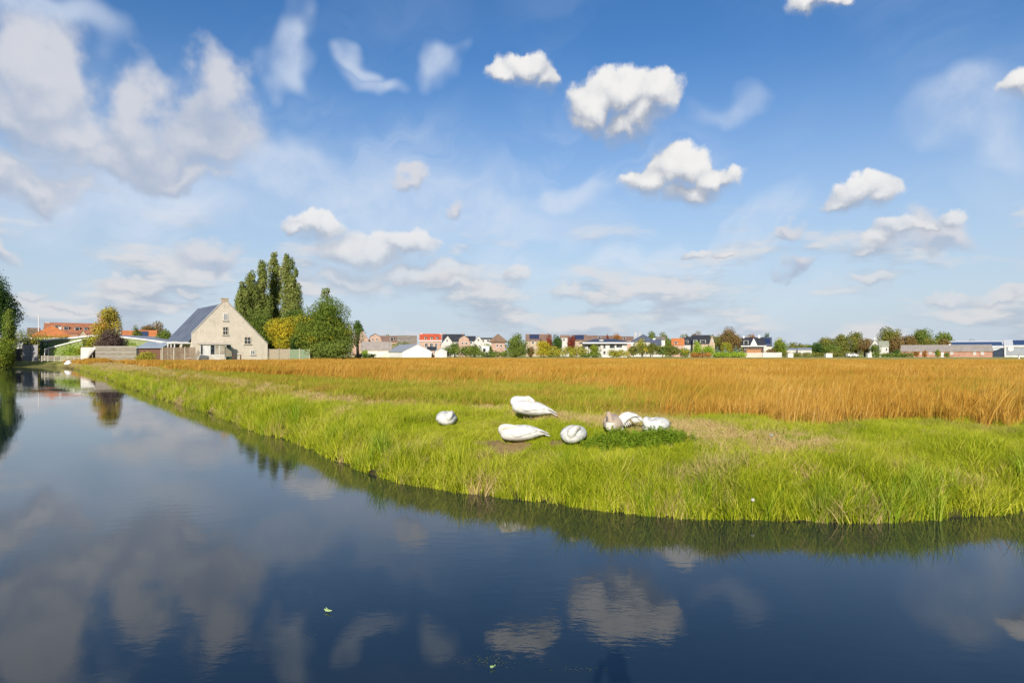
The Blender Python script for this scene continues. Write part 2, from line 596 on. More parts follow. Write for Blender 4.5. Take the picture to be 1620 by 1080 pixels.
def build_ground():
    az = np.concatenate([np.arange(-180, -52, 6.0), np.arange(-52, 52.01, 0.26), np.arange(56, 181, 6.0)])
    az[-1] = 180.0
    r = [0.5, 1.2]
    while r[-1] < 9:
        r.append(r[-1] * 1.06)
    while r[-1] < 130:
        r.append(r[-1] * 1.0115)
    while r[-1] < 12000:
        r.append(r[-1] * 1.09)
    r = np.array(r)
    A, R = np.meshgrid(np.radians(az), r)
    X, Y = R * np.sin(A), R * np.cos(A)
    S = shore(X, Y)
    Z = ground_z(X, Y, S)
    gold, strip, dirt = zones(X, Y, S)
    nr, na = X.shape
    V = np.stack([X, Y, Z], -1).reshape(-1, 3)
    i = np.arange((nr - 1) * (na - 1))
    a = (i // (na - 1)) * na + i % (na - 1)
    Fc = np.stack([a, a + 1, a + na + 1, a + na], 1)
    me = bpy.data.meshes.new('ground')
    me.vertices.add(len(V))
    me.vertices.foreach_set('co', V.astype(np.float32).ravel())
    me.loops.add(Fc.size)
    me.loops.foreach_set('vertex_index', Fc[:, ::-1].astype(np.int32).ravel())
    me.polygons.add(len(Fc))
    me.polygons.foreach_set('loop_start', np.arange(0, Fc.size, 4, dtype=np.int32))
    me.polygons.foreach_set('use_smooth', np.ones(len(Fc), bool))
    for nm, val in (('gold', gold.astype(float)), ('strip', strip), ('dirt', dirt), ('wet', np.clip(1 - S / 0.35, 0, 1))):
        at = me.attributes.new(nm, 'FLOAT', 'POINT')
        at.data.foreach_set('value', val.astype(np.float32).ravel())
    me.update()
    me.validate()
    m = bpy.data.materials.new('soil_and_turf')
    m.use_nodes = True
    b = NB(m.node_tree)
    p = m.node_tree.nodes['Principled BSDF']
    pos = b.node('ShaderNodeNewGeometry').outputs['Position']
    A_ = lambda n: b.node('ShaderNodeAttribute', attribute_name=n).outputs['Fac']
    n1, n2_, n3 = b.noise(pos, 0.8, 5, 0.6), b.noise(pos, 9.0, 4, 0.6), b.noise(pos, 0.12, 4, 0.6)
    col = b.mix(b.ramp(n1, 0.3, 0.7), (0.16, 0.19, 0.02), (0.25, 0.25, 0.04))
    col = b.mix(b.m('MULTIPLY', b.ramp(n3, 0.45, 0.65), 0.6), col, (0.23, 0.20, 0.07))
    col = b.mix(b.ramp(b.sep(pos)[1], 98.0, 135.0, 0.0, 0.8), col, b.mix(b.ramp(n3, 0.4, 0.6), (0.27, 0.28, 0.07), (0.40, 0.35, 0.15)))   # mown meadow past the tall grass
    col = b.mix(b.m('MULTIPLY', A_('gold'), b.ramp(n1, 0.2, 0.7, 0.6, 1.0)), col, (0.26, 0.155, 0.035))
    col = b.mix(b.m('MULTIPLY', A_('strip'), b.ramp(n2_, 0.25, 0.6, 0.5, 1.0)), col, (0.36, 0.28, 0.11))
    col = b.mix(A_('dirt'), col, b.mix(b.ramp(n2_, 0.3, 0.7), (0.20, 0.14, 0.06), (0.29, 0.20, 0.09)))
    col = b.mix(A_('wet'), col, (0.045, 0.042, 0.016))
    b.put(p.inputs['Base Color'], col)
    p.inputs['Roughness'].default_value = 0.95
    p.inputs['Specular IOR Level'].default_value = 0.1
    bn = b.node('ShaderNodeBump')
    bn.inputs['Strength'].default_value = 0.6
    bn.inputs['Distance'].default_value = 0.04
    b.put(bn.inputs['Height'], b.m('ADD', n2_, b.noise(pos, 40, 3, 0.6)))
    b.put(p.inputs['Normal'], bn.outputs[0])
    me.materials.append(m)
    o = link(bpy.data.objects.new('ground', me))
    tag(o, kind='structure')


build_ground()


def build_water():
    o = mesh_obj('water', [(-150, -2, 0), (150, -2, 0), (150, 122, 0), (-150, 122, 0)], [(0, 1, 2, 3)])
    tag(o, kind='structure')
    m = bpy.data.materials.new('canal_water')
    m.use_nodes = True
    b = NB(m.node_tree)
    p = m.node_tree.nodes['Principled BSDF']
    pos = b.node('ShaderNodeNewGeometry').outputs['Position']
    p.inputs['Base Color'].default_value = (0.010, 0.017, 0.024, 1)
    p.inputs['Roughness'].default_value = 0.015
    p.inputs['IOR'].default_value = 1.5
    p.inputs['Specular IOR Level'].default_value = 0.5
    # faint breeze ripples in patches, calm elsewhere
    ps = b.v('MULTIPLY', pos, (1.0, 1.9, 1.0))
    wv = b.v('ADD', ps, b.v('SCALE', b.noise(pos, 0.7, 2, color=True), 0.5))
    patch = b.ramp(b.noise(pos, 0.22, 3, 0.55), 0.40, 0.66, 0.16, 1.0)
    h = b.m('ADD', b.m('MULTIPLY', b.noise(wv, 3.2, 4, 0.55), 0.7), b.m('MULTIPLY', b.noise(wv, 11.0, 3, 0.5), 0.16))
    swell = b.noise(b.v('MULTIPLY', pos, (0.35, 0.7, 1.0)), 1.0, 2, 0.5)
    h = b.m('ADD', b.m('MULTIPLY', h, patch), b.m('MULTIPLY', swell, 0.5))
    bn = b.node('ShaderNodeBump')
    bn.inputs['Strength'].default_value = 1.0
    bn.inputs['Distance'].default_value = 0.0027
    b.put(bn.inputs['Height'], h)
    b.put(p.inputs['Normal'], bn.outputs[0])
    o.data.materials.append(m)


build_water()

# ------------------------------------------------------------------ grasses
LIB = bpy.data.collections.new('tuft_library')      # sources of the scattered tufts, not in the scene itself


def blade_tuft(name, n, length, spread, width, lean=(0, 0), droop=0.35, mat_=None, segs=3, seedhead=0.0, seed=0):
    r = np.random.default_rng(seed)
    Q, T = [], []
    for i in range(n):
        a, rad = r.uniform(0, 6.283), spread * math.sqrt(r.uniform(0, 1))
        bx, by = rad * math.cos(a), rad * math.sin(a)
        L = length * r.uniform(0.55, 1.0)
        out = r.uniform(0, 6.283)
        tl = r.uniform(0.05, droop)
        ox, oy = math.cos(out) * tl + lean[0] * r.uniform(0.4, 1.3), math.sin(out) * tl + lean[1]
        w = width * r.uniform(0.7, 1.2)
        fa = r.uniform(0, 3.1416)
        wx, wy = math.cos(fa) * w / 2, math.sin(fa) * w / 2
        prev = None
        tint = r.uniform(0, 1)
        for k in range(segs + 1):
            t = k / segs
            h = L * (t - 0.12 * droop * t * t)
            cx, cyy = bx + ox * L * t * t, by + oy * L * t * t
            ww = (1 - t) ** 0.7 if k < segs else 0.06
            if seedhead and k == segs - 1:
                ww = seedhead
            cur = ((cx - wx * ww, cyy - wy * ww, h), (cx + wx * ww, cyy + wy * ww, h))
            if prev:
                Q.append((prev[0], prev[1], cur[1], cur[0]))
                T.append(tint)
            prev = cur
    o = quads_obj(name, np.array(Q), len(Q), mat_, tint=T)
    COL.objects.unlink(o)
    LIB.objects.link(o)
    return o


def scatter(name, pts, rot, scl, sources, label, idx=None):
    """one stuff object whose tufts are placed by geometry nodes"""
    n = len(pts)
    me = bpy.data.meshes.new(name)
    me.vertices.add(n)
    me.vertices.foreach_set('co', np.asarray(pts, np.float32).ravel())
    for nm, ty, val, key in (('rot', 'FLOAT_VECTOR', rot, 'vector'), ('scl', 'FLOAT_VECTOR', scl, 'vector'),
                             ('pick', 'INT', rng.integers(0, len(sources), n) if idx is None else idx, 'value')):
        a = me.attributes.new(nm, ty, 'POINT')
        a.data.foreach_set(key, np.asarray(val, np.int32 if ty == 'INT' else np.float32).ravel())
    o = link(bpy.data.objects.new(name, me))
    tag(o, label, 'grass' if 'nettle' not in name else 'plant', kind='stuff')
    c = bpy.data.collections.new(name + '_sources')
    for s_ in sources:
        c.objects.link(s_)
    g = bpy.data.node_groups.new(name + '_nodes', 'GeometryNodeTree')
    g.interface.new_socket('Geometry', in_out='INPUT', socket_type='NodeSocketGeometry')
    g.interface.new_socket('Geometry', in_out='OUTPUT', socket_type='NodeSocketGeometry')
    N, Lk = g.nodes.new, g.links.new
    gi, go = N('NodeGroupInput'), N('NodeGroupOutput')
    ip = N('GeometryNodeInstanceOnPoints')
    ci = N('GeometryNodeCollectionInfo')
    ci.inputs['Collection'].default_value = c
    ci.inputs['Separate Children'].default_value = True
    ci.inputs['Reset Children'].default_value = True
    Lk(gi.outputs[0], ip.inputs['Points'])
    Lk(ci.outputs[0], ip.inputs['Instance'])
    ip.inputs['Pick Instance'].default_value = True
    for nm, ty, sk in (('rot', 'FLOAT_VECTOR', 'Rotation'), ('scl', 'FLOAT_VECTOR', 'Scale'), ('pick', 'INT', 'Instance Index')):
        na = N('GeometryNodeInputNamedAttribute')
        na.data_type = ty
        na.inputs['Name'].default_value = nm
        out = [s_ for s_ in na.outputs if s_.enabled and s_.name == 'Attribute'][0]
        if sk == 'Rotation':
            er = N('FunctionNodeEulerToRotation')
            Lk(out, er.inputs[0])
            out = er.outputs[0]
        Lk(out, ip.inputs[sk])
    Lk(ip.outputs[0], go.inputs[0])
    md = o.modifiers.new('scatter', 'NODES')
    md.node_group = g
    return o


def sample(n, ymin, ymax, wide=0.90, power=1.0):
    """random points over the ground in front, denser close by: density ~ 1/Y^power"""
    u = rng.uniform(0, 1, n)
    e = 2 - power
    y = (ymin ** e + u * (ymax ** e - ymin ** e)) ** (1 / e) if abs(e) > 1e-6 else ymin * (ymax / ymin) ** u
    x = rng.uniform(-wide, wide, n) * y
    return x, y


def yaw(n, tilt=0.15, free=True):
    return np.stack([rng.normal(0, tilt, n), rng.normal(0, tilt, n), rng.uniform(0, 6.283, n) if free else rng.normal(0, 0.5, n)], 1)


GREENS = [(0.0, (0.12, 0.205, 0.010)), (0.3, (0.27, 0.33, 0.015)), (0.6, (0.45, 0.47, 0.03)), (0.82, (0.57, 0.55, 0.08)), (1.0, (0.64, 0.53, 0.20))]
M_GOLD = leaf_mat('straw_grass', (0, 0, 0), (1, 1, 1), (0.29, 0.27, 0.03), nscale=0.25, trans=0.3, spread=0.75, world=True, c3lo=0.54, c3hi=0.78,
                  stops=[(0.0, (0.25, 0.115, 0.017)), (0.35, (0.45, 0.235, 0.034)), (0.75, (0.60, 0.355, 0.075)), (1.0, (0.76, 0.58, 0.22))])
M_GREEN = leaf_mat('bank_grass', (0, 0, 0), (1, 1, 1), (0.52, 0.41, 0.17), nscale=0.9, trans=0.3, spread=0.72, world=True, c3lo=0.58, c3hi=0.72, stops=GREENS)
M_REED = leaf_mat('sedge_blades', (0, 0, 0), (1, 1, 1), nscale=0.8, trans=0.35, spread=0.85, world=True, stops=[(0.0, (0.12, 0.22, 0.01)), (0.5, (0.26, 0.37, 0.02)), (1.0, (0.50, 0.53, 0.10))])
M_TURF = leaf_mat('short_turf', (0, 0, 0), (1, 1, 1), (0.46, 0.37, 0.12), nscale=0.7, trans=0.3, spread=0.70, world=True, c3lo=0.57, c3hi=0.76, stops=GREENS)
M_WEED = leaf_mat('field_weeds', (0, 0, 0), (1, 1, 1), (0.50, 0.31, 0.07), nscale=0.45, trans=0.3, spread=0.7, world=True, c3lo=0.50, c3hi=0.70,
                  stops=[(0.0, (0.13, 0.18, 0.012)), (0.4, (0.30, 0.33, 0.022)), (0.7, (0.45, 0.41, 0.05)), (1.0, (0.58, 0.43, 0.14))])
M_DRY = leaf_mat('dry_mown_grass', (0.66, 0.51, 0.24), (0.42, 0.30, 0.11), (0.33, 0.35, 0.05), nscale=0.9, trans=0.2, spread=0.75, world=True, c3lo=0.60, c3hi=0.72)
M_NETTLE = leaf_mat('nettle_leaves', (0.15, 0.27, 0.015), (0.36, 0.46, 0.05), nscale=1.5, trans=0.3, spread=0.85, world=True)

T_GOLD = [blade_tuft('straw_tuft', 26, 1.0, 0.20, 0.014, lean=(0.20, 0.0), droop=0.22, mat_=M_GOLD, segs=3, seedhead=0.95, seed=s_) for s_ in range(5)]
T_GOLD_FAR = [blade_tuft('straw_clump', 34, 1.0, 0.42, 0.030, lean=(0.20, 0.0), droop=0.22, mat_=M_GOLD, segs=2, seedhead=0.95, seed=20 + s_) for s_ in range(4)]
T_STEM = [blade_tuft('pale_stem', 5, 1.0, 0.16, 0.012, lean=(0.38, 0.0), droop=0.25, mat_=M_GOLD, segs=3, seedhead=1.1, seed=140 + s_) for s_ in range(4)]
T_DEAD = [blade_tuft('weathered_tuft', 26, 0.5, 0.12, 0.012, lean=(0.2, -0.05), droop=0.9, mat_=M_DRY, segs=3, seed=150 + s_) for s_ in range(3)]
T_BANK = [blade_tuft('grass_tuft', 30, 0.5, 0.12, 0.013, lean=(0.12, -0.05), droop=0.75, mat_=M_GREEN, segs=4, seed=40 + s_) for s_ in range(6)]
T_REED = [blade_tuft('sedge_tuft', 22, 0.8, 0.10, 0.017, lean=(0.06, -0.05), droop=0.45, mat_=M_REED, segs=4, seed=60 + s_) for s_ in range(4)]
T_TURF = [blade_tuft('turf_tuft', 44, 0.16, 0.13, 0.008, lean=(0.25, 0.0), droop=1.0, mat_=M_TURF, segs=2, seed=80 + s_) for s_ in range(5)]
T_WEED = [blade_tuft('weed_tuft', 40, 0.20, 0.15, 0.011, lean=(0.25, 0.0), droop=1.0, mat_=M_WEED, segs=2, seed=120 + s_) for s_ in range(5)]
T_DRY = [blade_tuft('hay_tuft', 30, 0.13, 0.14, 0.008, lean=(0.5, 0.0), droop=1.6, mat_=M_DRY, segs=2, seed=100 + s_) for s_ in range(4)]


def clear_of_swans(x, y):
    k = np.ones(len(x), bool)
    for (sx, sy, ra, rb) in SWAN_SPOTS:
        k &= ((x - sx) / ra) ** 2 + ((y - sy) / rb) ** 2 > 1
    return k


# where the birds sit: x, y, half length, half width (grass is pressed down there)
SWAN_SPOTS = []
for (bx_, by_, zz, ra_, rb_) in [(706, 673, 0.80, .24, .30), (838, 673, 0.80, .42, .24), (824, 698, 0.72, .42, .24), (908, 708, 0.64, .28, .30), (972, 694, 0.72, .26, .28), (1039, 702, 0.68, .26, .30)]:
    q = gp(bx_, by_, zz)
    SWAN_SPOTS.append((q[0], q[1], ra_, rb_))
NETTLE_C = [gp(988, 714, 0.60), gp(1035, 722, 0.55), gp(945, 720, 0.55), gp(1062, 716, 0.60)]


def grow():
    # tall straw-coloured grass over the field
    x, y = sample(34000, 13, 45, 0.95, 1.15)
    s_ = shore(x, y)
    gold, strip, dirt = zones(x, y, s_)
    edge = seg_dist(x, y, GOLD_NEAR)
    thin = np.clip(edge / np.interp(x / y, [-0.3, 0.0, 0.15, 0.25], [3.0, 9.0, 5.0, 0.8]), 0.22, 1) > rng.uniform(0, 1, len(x))
    k = gold & (s_ > 1.2) & thin & (rng.uniform(0, 1, len(x)) < np.clip(0.75 + 0.5 * wob(x, y, 0.6, 12), 0.25, 1))
    x, y = x[k], y[k]
    n = len(x)
    h = rng.uniform(0.55, 1.0, n) * (0.88 + 0.12 * wob(x, y, 0.5, 14)) * np.interp(y, [13, 22, 45], [0.78, 0.86, 0.95])
    scatter('straw_grass_near_bank', np.stack([x, y, ground_z(x, y) - 0.02], 1), yaw(n, 0.10, False), np.stack([h, h, h], 1), T_GOLD, 'tall straw coloured dead grass leaning at the edge of the field')
    x, y = sample(90000, 38, 132, 0.95, 0.9)
    s_ = shore(x, y)
    gold, strip, dirt = zones(x, y, s_)
    k = gold & (s_ > 1.2)
    x, y = x[k], y[k]
    n = len(x)
    h = rng.uniform(0.6, 1.0, n) * (0.92 + 0.08 * wob(x, y, 0.3, 15)) * 0.95
    scatter('straw_grass_over_field', np.stack([x, y, ground_z(x, y) - 0.02], 1), yaw(n, 0.08, False), np.stack([h * 1.2, h * 1.2, h], 1), T_GOLD_FAR, 'wide field of tall orange brown dead grass')

    # single taller pale stems standing out of the field
    x, y = sample(2000, 13.5, 60, 0.95, 1.2)
    s_ = shore(x, y)
    gold, strip, dirt = zones(x, y, s_)
    k = gold & (s_ > 1.2) & (wob(x, y, 0.8, 41) > -0.2)
    x, y = x[k], y[k]
    n = len(x)
    h = rng.uniform(0.75, 1.25, n)
    scatter('pale_stems', np.stack([x, y, ground_z(x, y) - 0.02], 1), yaw(n, 0.16, False), np.stack([h, h, h], 1), T_STEM, 'single pale taller stems leaning out of the dead field')

    # green grass on the bank
    x, y = sample(130000, 9.3, 100, 0.95, 1.45)
    s_ = shore(x, y)
    lim = np.interp(x, [-60, -10, -3, 3, 8], [1.2, 1.25, 1.3, 1.4, 2.3])
    k = (s_ > -0.06) & (s_ < lim * rng.uniform(0.6, 1.25, len(x))) & (y < 118)
    x, y, s_ = x[k], y[k], s_[k]
    _, st_, di_ = zones(x, y, s_)
    k = clear_of_swans(x, y) & (di_ < 0.4) & (st_ < rng.uniform(0.25, 1.1, len(x)))
    for (c, rx, ry) in zip(NETTLE_C, (0.62, 0.45, 0.3, 0.4), (0.36, 0.3, 0.2, 0.2)):
        k &= (((x - c[0]) / rx) ** 2 + ((y - c[1]) / ry) ** 2 > 1) | (rng.uniform(0, 1, len(x)) < 0.2)
    x, y, s_ = x[k], y[k], s_[k]
    n = len(x)
    top = (x > 1.0) & (y < 16)
    h = np.interp(s_, [0, 0.5, 1.2, 2.2, 4], [1.0, 0.95, 0.62, 0.42, 0.42]) * rng.uniform(0.45, 1.2, n) * (1 + 0.30 * wob(x, y, 1.6, 16) + 0.30 * wob(x, y, 4.5, 17))
    # keep it low just in front of the birds
    for (sx, sy, ra, rb) in SWAN_SPOTS:
        h *= np.where((np.abs(x - sx) < ra * 1.4) & (y < sy) & (y > sy - 1.3), 0.45, 1.0)
    h = np.clip(h, 0.22, 1.35)
    scatter('bank_grass', np.stack([x, y, ground_z(x, y, s_) - 0.015], 1), yaw(n, 0.22), np.stack([h ** 0.5 * 1.1, h ** 0.5 * 1.1, h], 1), T_BANK + T_DEAD, 'long bright green grass growing down the bank to the water',
            idx=np.where((wob(x, y, 1.9, 51) + 0.6 * wob(x, y, 5.5, 52) + rng.normal(0, 0.35, n) > 1.15), rng.integers(len(T_BANK), len(T_BANK) + len(T_DEAD), n), rng.integers(0, len(T_BANK), n)))
    # sedges standing at the water's edge
    x, y = sample(26000, 9.3, 60, 0.95, 1.5)
    s_ = shore(x, y)
    k = (s_ > -0.10) & (s_ < 0.55) & (wob(x, y, 2.1, 18) + 0.5 * wob(x, y, 5.0, 19) > 0.45)
    x, y, s_ = x[k], y[k], s_[k]
    n = len(x)
    h = rng.uniform(0.45, 1.15, n)
    scatter('sedge', np.stack([x, y, np.maximum(ground_z(x, y, s_), -0.12) - 0.02], 1), yaw(n, 0.12), np.stack([h, h, h], 1), T_REED, 'upright sword shaped sedge blades standing at the waterline')
    # short turf behind the bank
    x, y = sample(125000, 10.6, 60, 0.95, 1.5)
    s_ = shore(x, y)
    gold, strip, dirt = zones(x, y, s_)
    k = (s_ > 0.9) & (rng.uniform(0, 1, len(x)) > strip * 0.93) & (dirt < 0.4) & (~gold | (rng.uniform(0, 1, len(x)) < np.where(x < 5.0, 0.65, 0.06))) & (s_ < 30)
    x, y, s_, gold = x[k], y[k], s_[k], gold[k]
    n = len(x)
    right = (x > 4.2) & (y < 14.8)
    weeds = (~right) & (y > 16)
    h = np.where(right, rng.uniform(0.9, 1.6, n), np.where(weeds, rng.uniform(0.8, 2.4, n), rng.uniform(0.5, 1.15, n)))
    sw = clear_of_swans(x, y)
    h = np.where(sw, h, 0.4)
    w = np.where(weeds, 1.5, 1.1)
    # beyond the mown strip the turf turns into rank weeds mixed with dead stems
    far = (~right) & (gold | (y > np.interp(x, [-8, -4, 0, 3.5], [24, 19.5, 17.0, 15.0])))
    gz_ = ground_z(x, y, s_) - 0.01
    for nm, q, src, lab in (('short_grass', ~far, T_TURF, 'low green grass between the bank and the dead field'), ('field_weeds', far, T_WEED, 'rank olive weeds and dead stems at the edge of the field')):
        scatter(nm, np.stack([x, y, gz_], 1)[q], yaw(n, 0.2, False)[q], np.stack([w, w, h], 1)[q], src, lab)
    # dry mown strip
    x, y = sample(150000, 11, 100, 0.95, 1.40)
    s_ = shore(x, y)
    gold, strip, dirt = zones(x, y, s_)
    k = (s_ > 0.8) & (strip > rng.uniform(0.1, 1.0, len(x)))
    x, y, s_ = x[k], y[k], s_[k]
    n = len(x)
    h = rng.uniform(0.6, 1.5, n)
    w = np.interp(y, [10, 30, 100], [1.0, 1.6, 4.0])
    scatter('dry_grass', np.stack([x, y, ground_z(x, y, s_)], 1), yaw(n, 0.2), np.stack([w, w, h], 1), T_DRY, 'pale dry mown grass in a strip along the field')


grow()


def nettle(seed):
    r = np.random.default_rng(seed)
    Q, T = [], []
    for st in range(5):
        bx, by = r.normal(0, 0.07, 2)
        H = r.uniform(0.22, 0.42)
        lx, ly = r.normal(0, 0.06, 2)
        Q.append(((bx - .004, by, 0), (bx + .004, by, 0), (bx + lx + .002, by + ly, H), (bx + lx - .002, by + ly, H)))
        T.append(0.3)
        for lv in range(6):
            t = (lv + 1) / 6
            z = H * t
            for k in range(4):
                a = k * 1.571 + lv * 0.785 + r.normal(0, 0.2)
                L = (0.075 - 0.03 * t) * r.uniform(0.8, 1.3)
                w = L * 0.42
                cx, cyy = bx + lx * t, by + ly * t
                dx, dy = math.cos(a), math.sin(a)
                dr = r.uniform(-0.5, 0.1)
                p0 = (cx, cyy, z)
                p1 = (cx + dx * L * .5 - dy * w, cyy + dy * L * .5 + dx * w, z + L * dr * .3)
                p2 = (cx + dx * L, cyy + dy * L, z + L * dr)
                p3 = (cx + dx * L * .5 + dy * w, cyy + dy * L * .5 - dx * w, z + L * dr * .3)
                Q.append((p0, p3, p2, p1))
                T.append(r.uniform(0, 1))
    o = quads_obj('nettle_stems', np.array(Q), len(Q), M_NETTLE, tint=T)
    COL.objects.unlink(o)
    LIB.objects.link(o)
    return o


def grow_nettles():
    src = [nettle(200 + i) for i in range(4)]
    X, Y = [], []
    for (c, n, rx, ry) in zip(NETTLE_C, (140, 90, 34, 50), (0.66, 0.5, 0.34, 0.45), (0.50, 0.42, 0.28, 0.32)):
        a, q = rng.uniform(0, 6.283, n), np.sqrt(rng.uniform(0, 1, n))
        X.append(c[0] + rx * q * np.cos(a))
        Y.append(c[1] + ry * q * np.sin(a))
    x, y = np.concatenate(X), np.concatenate(Y)
    k = clear_of_swans(x, y)
    k &= wob(x, y, 7.0, 61) > -0.55
    x, y = x[k], y[k]
    n = len(x)
    h = rng.uniform(0.36, 0.80, n)
    scatter('nettle_patch', np.stack([x, y, ground_z(x, y) - 0.01], 1), yaw(n, 0.12), np.stack([h, h, h], 1), src, 'patch of dark green nettles in front of the swans')


grow_nettles()

# ------------------------------------------------------------------ building kit
GLASS = None


def glass_mat():
    m = bpy.data.materials.new('window_glass')
    m.use_nodes = True
    b = NB(m.node_tree)
    p = m.node_tree.nodes['Principled BSDF']
    co = b.node('ShaderNodeNewGeometry').outputs['Position']
    b.put(p.inputs['Base Color'], b.mix(b.ramp(b.noise(co, 1.3, 3), 0.4, 0.62), (0.012, 0.016, 0.02), (0.07, 0.075, 0.075)))
    p.inputs['Roughness'].default_value = 0.06
    p.inputs['IOR'].default_value = 1.5
    MATS['glass'] = m
    return m


GLASS = glass_mat()


def brick_mat(name, c1, c2, mortar, scale=1.0):
    """brickwork too far away to tell single bricks: courses and blotches"""
    if name in MATS:
        return MATS[name]
    m = bpy.data.materials.new(name)
    m.use_nodes = True
    b = NB(m.node_tree)
    p = m.node_tree.nodes['Principled BSDF']
    co = b.node('ShaderNodeTexCoord').outputs['Object']
    x, y, z = b.sep(co)
    br = b.node('ShaderNodeTexBrick')
    b.put(br.inputs['Vector'], b.xyz(b.m('ADD', x, y), z, 0))
    br.inputs['Scale'].default_value = scale
    for k, v in (('Color1', c1), ('Color2', c2), ('Mortar', mortar)):
        b.put(br.inputs[k], v)
    br.inputs['Mortar Size'].default_value = 0.012
    br.inputs['Brick Width'].default_value = 0.22
    br.inputs['Row Height'].default_value = 0.065
    n = b.noise(co, 0.9, 5, 0.65)
    b.put(p.inputs['Base Color'], b.mix(b.ramp(n, 0.35, 0.7, 0.0, 0.45), br.outputs['Color'], tuple(c * 0.6 for c in c2)))
    p.inputs['Roughness'].default_value = 0.9
    p.inputs['Specular IOR Level'].default_value = 0.2
    MATS[name] = m
    return m


def tile_mat(name, c1, c2, row=0.34, rough=0.7, spec=0.3):
    """roof tiles in courses; blotches of weathering"""
    if name in MATS:
        return MATS[name]
    m = bpy.data.materials.new(name)
    m.use_nodes = True
    b = NB(m.node_tree)
    p = m.node_tree.nodes['Principled BSDF']
    co = b.node('ShaderNodeTexCoord').outputs['Object']
    x, y, z = b.sep(co)
    w = b.node('ShaderNodeTexWave', wave_type='BANDS', bands_direction='Z', wave_profile='SAW')
    b.put(w.inputs['Vector'], co)
    w.inputs['Scale'].default_value = 0.314 / row * 1.4
    n = b.noise(b.v('MULTIPLY', co, (1, 1, 0.5)), 0.7, 6, 0.65)
    n2_ = b.noise(co, 7.0, 3, 0.6)
    col = b.mix(b.ramp(b.m('ADD', b.m('MULTIPLY', n, 0.7), b.m('MULTIPLY', n2_, 0.3)), 0.36, 0.64), c1, c2)
    col = b.mix(b.ramp(w.outputs['Fac'], 0.0, 0.25, 0.35, 0.0), col, tuple(c * 0.4 for c in c2))
    b.put(p.inputs['Base Color'], col)
    p.inputs['Roughness'].default_value = rough
    p.inputs['Specular IOR Level'].default_value = spec
    bn = b.node('ShaderNodeBump')
    bn.inputs['Strength'].default_value = 0.7
    bn.inputs['Distance'].default_value = 0.04
    b.put(bn.inputs['Height'], b.m('ADD', w.outputs['Fac'], b.m('MULTIPLY', n2_, 0.6)))
    b.put(p.inputs['Normal'], bn.outputs[0])
    MATS[name] = m
    return m


def rib_mat(name, c1, c2, pitch=0.3, direction='X', rough=0.6, metallic=0.0):
    """ribbed sheet cladding"""
    if name in MATS:
        return MATS[name]
    m = bpy.data.materials.new(name)
    m.use_nodes = True
    b = NB(m.node_tree)
    p = m.node_tree.nodes['Principled BSDF']
    co = b.node('ShaderNodeTexCoord').outputs['Object']
    w = b.node('ShaderNodeTexWave', wave_type='BANDS', bands_direction=direction)
    b.put(w.inputs['Vector'], co)
    w.inputs['Scale'].default_value = 0.314 / pitch
    n = b.noise(b.v('MULTIPLY', co, (1, 1, 0.3)), 0.8, 5, 0.65)
    col = b.mix(b.ramp(n, 0.35, 0.7), c1, c2)
    col = b.mix(b.ramp(w.outputs['Fac'], 0.0, 0.4, 0.35, 0.0), col, tuple(c * 0.55 for c in c2))
    b.put(p.inputs['Base Color'], col)
    p.inputs['Roughness'].default_value = rough
    p.inputs['Metallic'].default_value = metallic
    bn = b.node('ShaderNodeBump')
    bn.inputs['Strength'].default_value = 0.6
    bn.inputs['Distance'].default_value = 0.03
    b.put(bn.inputs['Height'], w.outputs['Fac'])
    b.put(p.inputs['Normal'], bn.outputs[0])
    MATS[name] = m
    return m


WHITE = mat('white_paint', (0.66, 0.65, 0.63), (0.55, 0.54, 0.52), scale=1.2, rough=0.6)
CREAM = mat('cream_render', (0.66, 0.62, 0.54), (0.52, 0.48, 0.41), scale=0.6, rough=0.85)
PLASTER = mat('white_render', (0.52, 0.505, 0.48), (0.42, 0.405, 0.385), scale=0.5, rough=0.85)
GREYWALL = mat('grey_render', (0.40, 0.39, 0.37), (0.32, 0.31, 0.30), scale=0.7, rough=0.85)
DARK = mat('dark_opening', (0.02, 0.02, 0.022), (0.035, 0.033, 0.03), rough=0.8)
BRICK_PINK = brick_mat('pink_brick', (0.46, 0.27, 0.20), (0.38, 0.22, 0.16), (0.45, 0.38, 0.32))
BRICK_RED = brick_mat('red_brick', (0.40, 0.17, 0.10), (0.33, 0.13, 0.08), (0.42, 0.33, 0.27))
BRICK_TAN = brick_mat('tan_brick', (0.42, 0.31, 0.21), (0.35, 0.25, 0.17), (0.45, 0.40, 0.33))
R_ORANGE = tile_mat('orange_tiles', (0.56, 0.20, 0.065), (0.42, 0.14, 0.05))
R_RED = tile_mat('red_tiles', (0.52, 0.10, 0.045), (0.40, 0.075, 0.035))
R_BROWN = tile_mat('brown_tiles', (0.24, 0.155, 0.115), (0.17, 0.11, 0.085))
R_GREYB = tile_mat('grey_brown_tiles', (0.24, 0.205, 0.165), (0.16, 0.14, 0.115))
R_DARK = tile_mat('charcoal_tiles', (0.045, 0.047, 0.055), (0.028, 0.03, 0.036), rough=0.5)
R_SLATE = tile_mat('blue_slate', (0.115, 0.13, 0.17), (0.065, 0.075, 0.105), row=0.28, rough=0.42, spec=0.5)
R_SHEET = rib_mat('grey_sheet_roof', (0.30, 0.32, 0.35), (0.22, 0.24, 0.27), pitch=0.4, rough=0.5)
R_FIBRE = rib_mat('fibre_cement_roof', (0.36, 0.31, 0.27), (0.27, 0.235, 0.20), pitch=0.5, rough=0.9)
SOLAR = mat('solar_cells', (0.022, 0.035, 0.085), (0.03, 0.045, 0.10), rough=0.18, spec=0.6)
